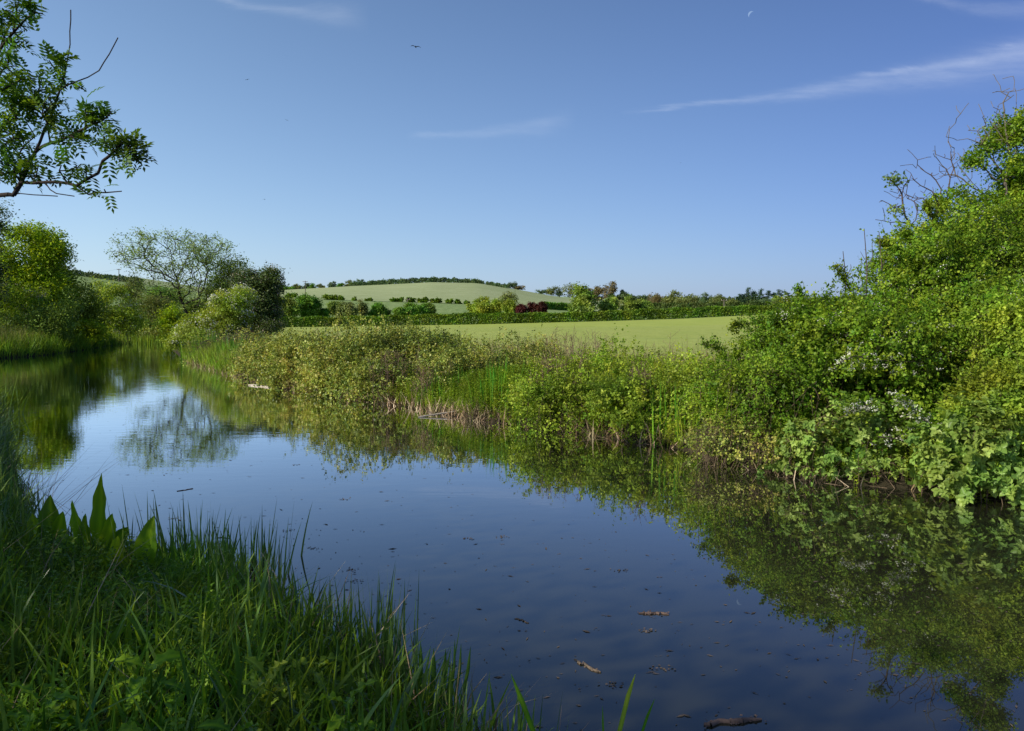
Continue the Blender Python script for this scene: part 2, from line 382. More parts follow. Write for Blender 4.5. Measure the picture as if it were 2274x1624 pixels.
def hill_mat():
    m, nt, out = newmat('hill_fields')
    geo = nd(nt, 'ShaderNodeNewGeometry'); P = geo.outputs['Position']
    sp = nd(nt, 'ShaderNodeSeparateXYZ'); nt.links.new(P, sp.inputs[0])
    n1 = noise(nt, mapping(nt, P, (1, .6, 1)), .03, 5, .7); n2 = noise(nt, mapping(nt, P, (1, .22, 1)), .55, 6, .82)
    n3 = noise(nt, mapping(nt, P, (.35, .5, 1), (0, 0, .5)), .16, 5, .75)
    near = mixc(nt, math_(nt, 'MULTIPLY_ADD', n2, 1.8, -.45, clamp=True), (.31, .37, .07), (.43, .48, .11))
    mid = mixc(nt, math_(nt, 'MULTIPLY_ADD', n2, 3.2, -1.1, clamp=True), (.13, .21, .06), (.33, .40, .155))
    up = mixc(nt, math_(nt, 'MULTIPLY_ADD', n3, 2.2, -.6, clamp=True), (.26, .31, .125), (.39, .435, .21))
    up = mixc(nt, math_(nt, 'MULTIPLY_ADD', n2, 1.5, -.55, clamp=True), up, (.45, .485, .27))
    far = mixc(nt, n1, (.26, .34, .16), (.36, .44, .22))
    y = sp.outputs[1]
    c = mixc(nt, math_(nt, 'GREATER_THAN', y, 152.), near, mid)
    c = mixc(nt, math_(nt, 'GREATER_THAN', y, 331.), c, up)
    c = mixc(nt, math_(nt, 'MULTIPLY', math_(nt, 'LESS_THAN', math_(nt, 'ABSOLUTE', math_(nt, 'SUBTRACT', y, 330.)), 3.5), .75), c, (.07, .10, .03))
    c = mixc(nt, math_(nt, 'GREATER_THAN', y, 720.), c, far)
    c = mixc(nt, math_(nt, 'MULTIPLY_ADD', n1, 1.2, -.45, clamp=True), c, mixc(nt, 1.0, c, (.8, .88, .75), 'MULTIPLY'))
    p = nd(nt, 'ShaderNodeBsdfPrincipled'); nt.links.new(c, p.inputs['Base Color'])
    p.inputs['Roughness'].default_value = .95; p.inputs['Specular IOR Level'].default_value = .05
    nt.links.new(p.outputs[0], out.inputs[0]); return m
def water_mat():
    m, nt, out = newmat('water')
    geo = nd(nt, 'ShaderNodeNewGeometry'); P = geo.outputs['Position']
    sp = nd(nt, 'ShaderNodeSeparateXYZ'); nt.links.new(P, sp.inputs[0])
    n1 = noise(nt, mapping(nt, P, (.55, 1.6, 1), (0, 0, .1)), 3.2, 2, .5, .3)
    n2 = noise(nt, mapping(nt, P, (1, 1.3, 1)), 9, 2, .5)
    n3 = noise(nt, P, .22, 2, .5)
    amp = math_(nt, 'MULTIPLY_ADD', math_(nt, 'SUBTRACT', sp.outputs[1], 6.), .03, .05, clamp=True)
    amp = math_(nt, 'MINIMUM', amp, .7)
    amp = math_(nt, 'MULTIPLY', amp, math_(nt, 'MULTIPLY_ADD', n3, 1.9, -.35, clamp=True))
    h = math_(nt, 'MULTIPLY', math_(nt, 'ADD', n1, math_(nt, 'MULTIPLY', n2, .25)), amp)
    b = nd(nt, 'ShaderNodeBump'); b.inputs['Strength'].default_value = .3; b.inputs['Distance'].default_value = .02
    nt.links.new(h, b.inputs['Height'])
    p = nd(nt, 'ShaderNodeBsdfDiffuse'); nt.links.new(mixc(nt, noise(nt, P, .9, 3), (.016, .017, .010), (.028, .028, .015)), p.inputs['Color'])
    gl = nd(nt, 'ShaderNodeBsdfGlossy'); gl.inputs['Roughness'].default_value = .012; gl.inputs['Color'].default_value = (.94, .96, 1, 1)
    fr = nd(nt, 'ShaderNodeFresnel'); fr.inputs['IOR'].default_value = 1.34
    nt.links.new(b.outputs[0], fr.inputs['Normal']); nt.links.new(b.outputs[0], gl.inputs['Normal'])
    mx = nd(nt, 'ShaderNodeMixShader'); nt.links.new(math_(nt, 'MULTIPLY', fr.outputs[0], 2.15, clamp=True), mx.inputs[0])
    nt.links.new(p.outputs[0], mx.inputs[1]); nt.links.new(gl.outputs[0], mx.inputs[2]); nt.links.new(mx.outputs[0], out.inputs[0]); return m

# ------------------------------------------------------------------ world, sun, camera
SUN_AZ = radians(-116); SUN_EL = radians(29)     # azimuth measured from +Y towards +X
sd = A([math.sin(SUN_AZ) * math.cos(SUN_EL), math.cos(SUN_AZ) * math.cos(SUN_EL), math.sin(SUN_EL)])
def build_world():
    w = bpy.data.worlds.new('World'); bpy.context.scene.world = w; w.use_nodes = True; nt = w.node_tree
    bg = nt.nodes['Background']
    sky = nd(nt, 'ShaderNodeTexSky', sky_type='NISHITA'); sky.sun_disc = False
    sky.sun_elevation = SUN_EL; sky.sun_rotation = SUN_AZ
    sky.air_density = 1.0; sky.dust_density = .6; sky.ozone_density = 2.6; sky.altitude = 50
    tc = nd(nt, 'ShaderNodeTexCoord'); sp = nd(nt, 'ShaderNodeSeparateXYZ'); nt.links.new(tc.outputs['Generated'], sp.inputs[0])
    yy = math_(nt, 'MAXIMUM', sp.outputs[1], .02)
    a = math_(nt, 'DIVIDE', sp.outputs[0], yy); e = math_(nt, 'DIVIDE', sp.outputs[2], yy)
    cmb = nd(nt, 'ShaderNodeCombineXYZ'); nt.links.new(a, cmb.inputs[0]); nt.links.new(e, cmb.inputs[1])
    total = None
    def ae(u, v):
        q = pt(u, v, 1.0) - A([0, 0, CAMZ]); return q[0], q[2]
    for (p0, p1, w0, w1, k, grow_in, sc) in (((1375, 250), (2300, 128), 3, 46, .16, .55, (9, 60, 1)), ((1880, 172), (2300, 100), 5, 20, .15, .3, (14, 40, 1)),
                                        ((900, 302), (1260, 270), 7, 20, .09, .5, (9, 50, 1)), ((440, -12), (800, 34), 6, 24, .12, .4, (9, 40, 1)),
                                        ((2000, -14), (2300, 22), 8, 20, .10, .4, (9, 40, 1))):
        a0, e0 = ae(*p0); a1, e1 = ae(*p1); m = (e1 - e0) / (a1 - a0)
        s = math_(nt, 'DIVIDE', math_(nt, 'SUBTRACT', a, a0), a1 - a0)
        sc_ = math_(nt, 'MINIMUM', math_(nt, 'MAXIMUM', s, 0.), 1.)
        line = math_(nt, 'MULTIPLY_ADD', math_(nt, 'SUBTRACT', a, a0), m, e0)
        line = math_(nt, 'ADD', line, math_(nt, 'MULTIPLY', math_(nt, 'SINE', math_(nt, 'MULTIPLY', sc_, pi)), -.006))
        wd = math_(nt, 'MULTIPLY_ADD', math_(nt, 'MULTIPLY', sc_, sc_), (w1 - w0) / F, w0 / F)
        nz0 = noise(nt, mapping(nt, cmb.outputs[0], (6, 25, 1), (0, 0, .13)), 1.3, 5, .7, .6)
        t = math_(nt, 'DIVIDE', math_(nt, 'SUBTRACT', math_(nt, 'ADD', e, math_(nt, 'MULTIPLY_ADD', nz0, .022, -.011)), line), wd)
        gz_ = math_(nt, 'EXPONENT', math_(nt, 'MULTIPLY', math_(nt, 'MULTIPLY', t, t), -1.))
        fi = math_(nt, 'MULTIPLY', math_(nt, 'DIVIDE', s, .12, clamp=True), math_(nt, 'DIVIDE', math_(nt, 'SUBTRACT', 1.06 if p1[0] < 2200 else 3, s), .2, clamp=True))
        nz = noise(nt, mapping(nt, cmb.outputs[0], sc, (0, 0, math.atan(m) * -1)), 1.6, 6, .65, .4)
        c = math_(nt, 'MULTIPLY', math_(nt, 'MULTIPLY', gz_, fi), math_(nt, 'MULTIPLY', math_(nt, 'MULTIPLY_ADD', nz, 1.5, -.1, clamp=True), k))
        total = c if total is None else math_(nt, 'ADD', total, c)
    front = math_(nt, 'GREATER_THAN', sp.outputs[1], .05); total = math_(nt, 'MULTIPLY', total, front, clamp=True)
    tint = mixc(nt, 1.0, sky.outputs[0], (.88, .965, 1.13), 'MULTIPLY')
    # pale haze towards the horizon
    hz = math_(nt, 'EXPONENT', math_(nt, 'MULTIPLY', math_(nt, 'MAXIMUM', sp.outputs[2], 0.), -5.5))
    tint = mixc(nt, math_(nt, 'MULTIPLY', hz, .38), tint, (3.55, 5.4, 10.1))
    side = math_(nt, 'MINIMUM', math_(nt, 'MAXIMUM', math_(nt, 'MULTIPLY_ADD', sp.outputs[0], -.72, 1.0), .62), 1.34)
    sideb = math_(nt, 'MINIMUM', math_(nt, 'MAXIMUM', math_(nt, 'MULTIPLY_ADD', sp.outputs[0], -.40, 1.0), .8), 1.2)
    sider = math_(nt, 'MULTIPLY', side, math_(nt, 'MULTIPLY_ADD', sp.outputs[0], -.10, 1.0))
    cc = nd(nt, 'ShaderNodeCombineXYZ'); nt.links.new(sider, cc.inputs[0]); nt.links.new(side, cc.inputs[1]); nt.links.new(sideb, cc.inputs[2])
    cs = nd(nt, 'ShaderNodeVectorMath', operation='MULTIPLY'); nt.links.new(tint, cs.inputs[0]); nt.links.new(cc.outputs[0], cs.inputs[1]); tint = cs.outputs[0]
    cl = mixc(nt, total, tint, (9.0, 9.6, 10.6))
    nt.links.new(cl, bg.inputs[0]); bg.inputs[1].default_value = .112
build_world()
L = bpy.data.lights.new('sun', 'SUN'); L.energy = 5.0; L.angle = radians(.55); L.color = (1.0, .93, .80)
lo = bpy.data.objects.new('sun', L); C.objects.link(lo)
from mathutils import Vector
lo.rotation_euler = Vector(sd).to_track_quat('Z', 'Y').to_euler(); lo.location = (-30, -10, 30)
cam = bpy.data.cameras.new('camera'); cam.sensor_width = 36; cam.lens = 36 * F / 2274; cam.clip_end = 20000; cam.clip_start = .05
co = bpy.data.objects.new('camera', cam); C.objects.link(co); co.location = (0, 0, CAMZ); co.rotation_euler = (pi / 2 - PITCH, 0, 0)
bpy.context.scene.camera = co
S = bpy.context.scene; S.view_settings.view_transform = 'Standard'; S.view_settings.look = 'None'; S.view_settings.exposure = 0
S.cycles.max_bounces = 6; S.cycles.diffuse_bounces = 3; S.cycles.transmission_bounces = 4; S.cycles.glossy_bounces = 3
S.cycles.use_denoising = True

# ------------------------------------------------------------------ ground, hills, water
def grid(xs, ys, zf):
    X, Y = np.meshgrid(xs, ys); Z = zf(X, Y); nx = len(xs)
    V = np.stack([X.ravel(), Y.ravel(), Z.ravel()], 1)
    i = np.arange((len(ys) - 1) * (nx - 1)); r_, c_ = i // (nx - 1), i % (nx - 1); b = r_ * nx + c_
    return V, np.stack([b, b + 1, b + nx + 1, b + nx], 1)
xs = np.concatenate([np.arange(-90, -34, 2.), np.arange(-34, 8, .3), np.arange(8, 91, 1.5)]); ys = np.concatenate([np.arange(-25, 0, 1.5), np.arange(0, 26, .3), np.arange(26, 66, .6), np.arange(66, 95, 2.)])
V, Q = grid(xs, ys, near_z)
dd = water_sd(V); fieldw = np.clip((dd - 3.2 - 1.0 * lump(V, 5, .5)) / 1.5, 0, 1) * right_side(V) * np.clip((V[:, 1] - 10) / 5, 0, 1)
fieldw = np.maximum(fieldw, np.clip((V[:, 1] - 64) / 3, 0, 1))
o = bpy.data.objects.new('ground', mesh_np('ground', V, Q, {'v': fieldw}, ground_mat(), True)); C.objects.link(o); tag(o, 'river bank soil and bright green field beyond it', kind='structure')
yy_ = np.concatenate([np.linspace(92, 150, 30), np.linspace(156, 330, 45), np.linspace(338, 650, 55), np.linspace(662, 1200, 30), np.linspace(1260, 2600, 15)])
uu = np.linspace(-2600, 4900, 420)
UU, YY = np.meshgrid(uu, yy_); XX = (UU - U0) / F * YY; ZZ = far_z(XX, YY) - .02
ZZ = ZZ + np.clip((YY - 330) / 300, 0, 1) * .5 * (np.sin(XX * .021 + 1) * np.sin(YY * .013))
V = np.stack([XX.ravel(), YY.ravel(), ZZ.ravel()], 1); nx = len(uu)
i = np.arange((len(yy_) - 1) * (nx - 1)); b = (i // (nx - 1)) * nx + i % (nx - 1)
o = bpy.data.objects.new('hills', mesh_np('hills', V, np.stack([b, b + 1, b + nx + 1, b + nx], 1), {'v': np.ones(len(V))}, hill_mat(), True)); C.objects.link(o); tag(o, 'rolling green farmland hills', kind='structure')
V = A([[-9000, -9000, -2.5], [9000, -9000, -2.5], [9000, 9000, -2.5], [-9000, 9000, -2.5]], float)
o = bpy.data.objects.new('terrain', mesh_np('terrain', V, A([[0, 1, 2, 3]]), {'v': np.ones(4)}, hill_mat())); C.objects.link(o); tag(o, 'lowland terrain reaching the horizon', kind='structure')
V = A([[-45, -16, 0], [26, -16, 0], [26, 66, 0], [-45, 66, 0]], float)
o = bpy.data.objects.new('water', mesh_np('water', V, A([[0, 1, 2, 3]]), {'v': np.ones(4)}, water_mat())); C.objects.link(o); tag(o, 'calm dark river water reflecting the sky', kind='structure')

def ground_pts(XY, sink=.03):
    z = near_z(XY[:, 0], XY[:, 1]); return np.stack([XY[:, 0], XY[:, 1], np.maximum(z, -.05) - sink], 1)

# ------------------------------------------------------------------ plant makers
def tree(name, label, cat, base, blobs, nt, leaf, bark, per=20, sig=.3, Lf=.1, Wf=.06, seed=1, guides=(), alpha=.45, step=.5, wob=.12, tip=.006, shape='dia', shell=.5,
         rmin=0, k=5, group=None, tri=False, up=.5, blossom=None, nb=0, bl=.03, pin=False, parts=('trunk', 'crown'), expo=2.3, ends=False, out=.3, bsig=None):
    r = np.random.default_rng(seed); base = A(base, float)
    root = thing(name, label, cat, base, group)
    T = in_blobs(blobs, nt, r, shell) if nt else np.zeros((0, 3))
    T = T[T[:, 2] > .08] if len(T) else T
    N, par, R, tips = grow(base - A([0, 0, .15]), T, guides, alpha, step, wob, tip, expo, r)
    g = Geo(); skeleton(g, N, par, R, rmin, k); g.obj(parts[0], M[bark], root, smooth=True)
    cen = A([b_[0] for b_ in blobs]).mean(0) if blobs else base
    if leaf:
        g = Geo(); TT = N[tips[len(guides):]] if not ends else N[tips]
        if pin:
            n = len(TT) * per; P = np.repeat(TT, per, 0) + r.normal(size=(n, 3)) * sig
            Dv = rand_dir(n, r) + A([0, 0, .25]); pinnate(g, P, Dv, r, L=Lf * 1.9, l=Lf, w=Wf, v=np.clip(np.repeat(r.uniform(.2, .8, len(TT)), per) + r.normal(0, .15, n), 0, 1))
        else:
            cluster(g, TT, per, sig, Lf, Wf, r, shape, up, .5, tri, cen, out)
        g.obj(parts[1], M[leaf], root)
        if blossom:
            g = Geo(); m_ = TT[r.choice(len(TT), min(len(TT), nb), replace=False)]
            m_ = m_ + unit(m_ - cen) * sig * .7 + A([0, 0, sig * .4])
            cluster(g, m_, 22, (bsig or sig * .55), bl, bl, r, 'dia', .8, .2, False, cen, .8)
            g.obj('blossom', M[blossom], root)
    return root

def sub_blobs(c, rx, ry, rz, n, r, fat=.45):
    """uneven crown made of many lobes inside one envelope"""
    out = []
    for i in range(n):
        d = rand_dir(1, r)[0]; q = r.uniform(.25, .72)
        out.append((A(c) + d * A([rx, ry, rz]) * q, A([rx, ry, rz]) * r.uniform(fat * .8, fat * 1.2)))
    return out
def midtree(u, vtop, w, Y, leaf, label, cat='tree', bark='bark', name='field_tree', vbase=None, n=90, per=30, seed=None, trunk=.18, sparse=1., lf=None, group=None, shape='round'):
    seed = seed or int(u * 7 + Y); r = np.random.default_rng(seed)
    x = (u - U0) / F * Y; z0 = gz(x, Y)
    if vbase is not None: z0 = max(z0 - 2, min(z0, pt(u, vbase, Y)[2]))
    H = (pt(u, vtop, Y)[2] - z0) * 1.04; W = w * px(Y) * (1.05 if Y < 200 and u > 1270 else 1.38 if Y < 200 and leaf in ('far_green', 'mid_green') else 1.2)
    H = max(H, W * .35)
    cz = z0 + H * (trunk + (1 - trunk) * .5); rz = H * (1 - trunk) * .5
    if shape == 'round': bl = sub_blobs((x, Y, cz), W * .5, W * .42, rz, 9, r, .5)
    elif shape == 'pine':
        bl = []
        for i in range(7):
            t = .4 + .6 * i / 6
            bl.append((A([x + r.normal() * W * .16, Y + r.normal() * W * .15, z0 + H * (t - .08)]), A([W * r.uniform(.22, .42) * (1.25 - t * .5), W * .3, H * .055])))
    s = math.sqrt(W * H)
    L0 = lf or max(.075 * s, px(Y) * 2.2)
    return tree(name, label, cat, (x, Y, z0), bl, n, leaf, bark, per=int(per * sparse), sig=s * .065, Lf=L0, Wf=L0 * .7, seed=seed, alpha=.35, step=H * .1, tip=max(.012, px(Y) * .12), shell=.35, group=group, k=4, rmin=px(Y) * .25)

def mound(name, label, cat, blobs, n, leaf, seed, Lf=.05, Wf=.035, layers=(.72, 1.04), shape='dia', tri=False, canes=60, cane_mat='cane', group=None, up=.5, amp=.22, lf_f=2.2, cane_r=.004, cleaf=8, blossom=None, nb=0, bare=0., cl=.55, bl=.02, base=None, holes=()):
    """a thicket: lumpy shells of leaves with arching canes"""
    r = np.random.default_rng(seed)
    b0 = base if base is not None else blobs[0][0]
    root = thing(name, label, cat, (b0[0], b0[1], gz(b0[0], b0[1])), group)
    w = A([b[1][0] * b[1][2] + b[1][1] * b[1][2] for b in blobs]); w = w / w.sum()
    g = Geo(); gs = Geo(); tops = []
    allP = []
    for (c, s), wi in zip(blobs, w):
        c = A(c, float); s = A(s, float); per = 15; m = max(8, int(n * wi / per))
        d = rand_dir(m, r); d[:, 2] = np.where(d[:, 2] < -.5, -d[:, 2], d[:, 2])
        q = layers[1] - (layers[1] - layers[0] + .12) * r.beta(1.0, 2.2, m)
        P = c + d * s * q[:, None]
        P = P + d * s.mean() * (amp * 1.35 * lump(P, seed, lf_f) + amp * 1.15 * lump(P, seed + 1, lf_f * 2.4))[:, None]
        keep = P[:, 2] > np.maximum(near_z(P[:, 0], P[:, 1]) - .05, .0)
        keep &= (lump(P, seed + 2, lf_f * 3.5) > -.62 + bare * 1.0 + r.uniform(-.25, .25, m))
        for (c2, s2) in blobs:
            if c2 is c: continue
            e = np.linalg.norm((P - A(c2)) / A(s2), axis=1); keep &= ~((e < .6) & (np.linalg.norm(A(c2) - c) > 1e-6))
        for (hc, hs) in holes: keep &= (np.linalg.norm((P - A(hc)) / A(hs), axis=1) + .25 * lump(P, seed + 7, 3.)) > 1
        P = P[keep]; d = d[keep]; allP.append((P, d)); k0 = len(P)
        if not k0: continue
        sl = Lf * (5.0 if not tri else 3.2) * r.uniform(.4, 1.5, k0) * np.where(r.uniform(size=k0) < .08, 1.9, 1)
        sd_ = unit(d * .75 + rand_dir(k0, r) * .75 + A([0, 0, .35]))
        end = P + sd_ * sl[:, None]; end[:, 2] -= sl * .25 * r.uniform(0, 1, k0)
        sel = r.uniform(size=k0) < .3
        tubes(gs, P[sel] - sd_[sel] * sl[sel, None] * .6, end[sel], np.full(sel.sum(), cane_r * .6), np.full(sel.sum(), cane_r * .3), r.uniform(0, 1, sel.sum()), 3)
        t = r.uniform(-.15, 1.03, (k0, per)); Pl = (P[:, None] + (end - P)[:, None] * t[..., None] + r.normal(size=(k0, per, 3)) * Lf * (.55 if not tri else .45) * (1.25 - t.clip(0, 1)[..., None] * .75)).reshape(-1, 3)
        m = len(Pl); dr = np.repeat(d, per, 0); sr = np.repeat(sd_, per, 0)
        sn = unit(d * .9 + rand_dir(k0, r) * .75 + A([0, 0, up + .15])); N = unit(np.repeat(sn, per, 0) * 1.1 + rand_dir(m, r) * .62); D = unit(rand_dir(m, r) * .8 + sr * .6 + A([0, 0, -.25]))
        v = np.clip(np.repeat(.48 + .33 * lump(P, seed + 4, lf_f * 1.4) + r.normal(0, .13, k0), per) + r.normal(0, .15, m), 0, 1); sz = r.uniform(.55, 1.25, m)
        Pl[:, 2] = np.maximum(Pl[:, 2], .01)
        # darker inner leaves, shade put into their tone, so that nothing shows through
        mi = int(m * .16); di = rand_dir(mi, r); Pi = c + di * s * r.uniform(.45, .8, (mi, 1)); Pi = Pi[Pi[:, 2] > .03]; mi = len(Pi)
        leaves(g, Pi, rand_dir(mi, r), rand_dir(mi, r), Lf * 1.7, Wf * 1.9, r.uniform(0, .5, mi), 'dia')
        if tri:
            D = unit(D - N * (D * N).sum(1, keepdims=True)); Sx = np.cross(D, N)
            leaves(g, Pl + D * Lf * .15, D, N, Lf * sz, Wf * sz, v, shape)
            leaves(g, Pl, unit(D * .25 + Sx), N, Lf * .85 * sz, Wf * .85 * sz, v, shape); leaves(g, Pl, unit(D * .25 - Sx), N, Lf * .85 * sz, Wf * .85 * sz, v, shape)
        else: leaves(g, Pl, D, N, Lf * sz, Wf * sz, v, shape)
        # arching canes that leave the mass and fall again
        for j in range(int(canes * wi)):
            d1 = rand_dir(1, r)[0]; d1[2] = abs(d1[2]) * .9 + .1; d1 = unit(d1)
            p0 = c + d1 * s * r.uniform(.6, .95); Lc = s.mean() * r.uniform(.3, cl + .15)
            hd = unit(A([d1[0], d1[1], .0]) + r.normal(size=3) * .5 * A([1, 1, 0])); hgt = r.uniform(.2, .9)
            tt = np.linspace(0, 1, 7)[:, None]
            pts = p0 + hd * Lc * tt + A([0, 0, 1.]) * Lc * (hgt * tt * 1.5 - tt * tt * r.uniform(.5, 1.5)) + r.normal(size=(7, 3)) * Lc * .02
            pts = pts[pts[:, 2] > .02]
            if len(pts) < 3: continue
            polyline(gs, pts, cane_r, cane_r * .45, r.uniform(0, 1), 4)
            nn = cleaf; ii = r.integers(1, len(pts), nn); Pp = pts[ii] + r.normal(size=(nn, 3)) * Lf * .4
            Dn = rand_dir(nn, r); Nn = unit(rand_dir(nn, r) + A([0, 0, 1.]))
            leaves(g, Pp, Dn, Nn, Lf * .95, Wf * .95, np.clip(r.normal(.6, .2, nn), 0, 1), shape)
        # stems from the ground up into the mass
        for j in range(int(canes * wi * .28)):
            an = r.uniform(0, 2 * pi); q0 = c + A([math.cos(an) * s[0] * .8, math.sin(an) * s[1] * .8, 0]); q0[2] = max(gz(q0[0], q0[1]), 0.) - .03
            q1 = c + A([math.cos(an + .3) * s[0] * .98, math.sin(an + .3) * s[1] * .98, s[2] * r.uniform(.0, .7)]); mid = (q0 + q1) / 2 + r.normal(size=3) * .08
            polyline(gs, [q0, mid, q1], cane_r * 1.2, cane_r * .6, r.uniform(0, 1), 4)
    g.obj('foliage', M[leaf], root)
    gs.obj('stems', M[cane_mat], root, smooth=True)
    if blossom:
        g = Geo(); P = np.concatenate([a[0] for a in allP]); d = np.concatenate([a[1] for a in allP])
        toward = d @ unit(A([-.6, -.75, .25])); P = P[toward > .1]; d = d[toward > .1]
        i = r.choice(len(P), nb); cluster(g, P[i] + d[i] * .07, 16, bl * 2.2, bl, bl, r, 'dia', .6, .2)
        g.obj('blossom', M[blossom], root)
    return root

def clump(name, label, cat, base, n, H, W, spread, mat, seed, lean=.12, droop=.1, seg=4, group=None, vr=(.2, .9), aniso=None):
    r = np.random.default_rng(seed); q = r.normal(size=(n, 2)) * spread
    if aniso: q = q * A([aniso[0], aniso[1]])
    XY = q + A(base[:2]); P = ground_pts(XY, .06)
    g = Geo(); ang = np.arctan2(q[:, 1], q[:, 0]) + r.normal(0, .8, n)
    blades(g, P, H * r.uniform(.55, 1.05, n), W * r.uniform(.7, 1.2, n), ang, np.abs(r.normal(0, lean, n)), np.abs(r.normal(0, droop, n)), r.uniform(*vr, n), seg, r=r)
    o = g.obj(name, M[mat], None, loc=(base[0], base[1], max(gz(*base[:2]), 0)))
    return tag(o, label, cat, group)

def bank_xy(n, r, s0, s1, d0, d1, poly=FAR_BANK, side=1):
    """random points along a bank between stations s0..s1 (metres of x) at distance d0..d1 inland"""
    L_ = A(poly, float); seg = np.linalg.norm(np.diff(L_, axis=0), axis=1); cum = np.concatenate([[0], np.cumsum(seg)])
    s = r.uniform(s0, s1, n); X = np.interp(s, cum, L_[:, 0]); Y = np.interp(s, cum, L_[:, 1])
    e = .3; tx = np.interp(s + e, cum, L_[:, 0]) - np.interp(s - e, cum, L_[:, 0]); ty = np.interp(s + e, cum, L_[:, 1]) - np.interp(s - e, cum, L_[:, 1])
    l = np.hypot(tx, ty); nx_, ny_ = -ty / l, tx / l
    d = r.uniform(d0, d1, n) * side
    return np.stack([X + nx_ * d, Y + ny_ * d], 1)
def station(poly, x=None, y=None):
    L_ = A(poly, float); seg = np.linalg.norm(np.diff(L_, axis=0), axis=1); cum = np.concatenate([[0], np.cumsum(seg)])
    k = int(np.argmin(np.abs(L_[:, 1] - y))) ; return cum[k]

def mb(u, vtop, Y, ru, ry, zc=None, y0=None):
    """ellipsoid of a thicket: centre column u, top at vtop, depth Y, half width ru (survey px), half depth ry (m)"""
    top = pt(u, vtop, Y); z0 = gz(top[0], Y) if zc is None else zc
    f_ = .2 if Y < 30 else 0
    return (A([top[0] * (1 - f_ / Y), Y - f_, z0 - .1]), A([ru * px(Y), ry, max(top[2] - z0, .2) * .93 + .08]))
def eb(u, v, Y, ru, rv, ry):
    """free ellipsoid in a crown"""
    return (pt(u, v, Y), A([ru * px(Y), ry, rv * px(Y)]))

HOL = [eb(2045, 935, 9.1, 55, 95, .7), eb(1930, 860, 9.6, 60, 30, .5), eb(1830, 930, 9.4, 45, 28, .5), eb(2110, 850, 9.6, 38, 40, .6), eb(1930, 1055, 8.9, 110, 22, .5), eb(1740, 900, 10.1, 40, 40, .5), eb(1990, 760, 10.2, 50, 20, .5)]
# ================================================================== RIGHT BANK thickets, from near to far
mound('vine_thicket', 'pale green leafy climber smothering the bush at the far right edge above the water', 'climber',
      [mb(2215, 800, 8.9, 100, .55), eb(2262, 770, 9.3, 90, 95, .6), eb(2150, 960, 8.75, 60, 70, .35), eb(2290, 940, 8.5, 80, 130, .4)], 52000, 'vine', 11, .042, .030, (.7, 1.05), 'hex', canes=110, amp=.2, lf_f=2.6, up=.3, cl=.35, cane_r=.003)
mound('bramble_bush', 'broad leaved bramble hanging over the water at the lower right corner of the bank', 'bramble',
      [eb(2180, 1000, 8.35, 75, 85, .25), eb(2090, 1020, 8.6, 45, 60, .2), eb(2250, 1070, 8.2, 70, 36, .25), eb(2130, 1065, 8.35, 50, 30, .2)], 3600, 'bramble_fresh', 12, .070, .055, (.6, 1.1), 'hex', True, canes=60, amp=.2, lf_f=3, up=.4, cane_r=.004)
mound('bramble_bush', 'dark large leaved bramble with trailing shoots below the white blossom', 'bramble',
      [eb(1880, 985, 9.35, 110, 85, .3), eb(1790, 1010, 9.5, 60, 55, .25), eb(1990, 940, 9.3, 60, 60, .25), eb(1950, 1052, 8.95, 90, 30, .25), eb(1840, 1050, 9.2, 70, 24, .2), eb(2040, 1060, 8.7, 50, 26, .2)], 4300, 'bramble_fresh', 13, .055, .042, (.6, 1.1), 'hex', True, canes=90, amp=.25, lf_f=3, up=.4, cane_r=.004, bare=.4, holes=HOL)
mound('hawthorn_bush', 'great sunlit hawthorn on the right bank with scattered white blossom', 'hawthorn',
      [mb(1965, 640, 11.0, 160, 1.0), eb(2040, 610, 11.8, 85, 75, .8), eb(2130, 540, 12.4, 70, 60, .8), eb(2090, 665, 11.8, 130, 88, .9), eb(1885, 785, 10.6, 115, 110, .9), eb(2170, 760, 10.8, 120, 130, .8), eb(1790, 800, 10.6, 80, 115, .8),
       eb(1980, 860, 10.0, 120, 110, .6), eb(2110, 900, 9.9, 90, 80, .5)], 130000, 'hawthorn', 14, .045, .034, (.66, 1.07), 'dia', canes=330, amp=.3, lf_f=1.9, cl=.4, cane_mat='bark', cane_r=.0045, cleaf=26, blossom='blossom', nb=170, bl=.019, up=.35, holes=HOL)
mound('elder_thicket', 'tall dense green thicket rising behind the hawthorn at the right edge', 'bush',
      [eb(2205, 560, 13.5, 90, 105, 1.2), eb(2200, 700, 12.6, 110, 160, 1.1), eb(2290, 850, 11.5, 60, 120, .8), eb(2300, 480, 14, 50, 90, 1.0), eb(2090, 615, 13, 70, 55, 1.0), eb(2290, 640, 12.6, 90, 170, 1.0)], 90000, 'hawthorn', 15, .042, .028, (.66, 1.1), 'dia', canes=200, amp=.33, lf_f=1.8, cane_mat='bark', cleaf=26, up=.35, cl=.4, base=(pt(2200, 900, 13)[0], 13))
mound('wild_rose_bush', 'straggly wild rose with thin arching shoots left of the hawthorn', 'rose bush',
      [mb(1700, 812, 11.0, 88, .8), eb(1730, 760, 11.3, 70, 60, .6), eb(1640, 880, 10.7, 90, 90, .6), eb(1750, 900, 10.2, 90, 120, .5)], 45000, 'hawthorn', 16, .034, .025, (.5, 1.12), 'dia', canes=260, amp=.3, lf_f=2.4, cl=.65, bare=.25, cane_r=.0035, cleaf=20, up=.4, holes=HOL)
mound('dry_thicket', 'low brown thicket of bare twigs beneath the rose bush at the waterline', 'thicket',
      [eb(1640, 990, 10.25, 95, 55, .4), eb(1720, 1010, 9.95, 60, 45, .3)], 5200, 'bramble', 17, .035, .026, (.6, 1.1), 'dia', canes=620, amp=.2, lf_f=3, cane_mat='cane', cl=.5, cane_r=.0032, cleaf=1)
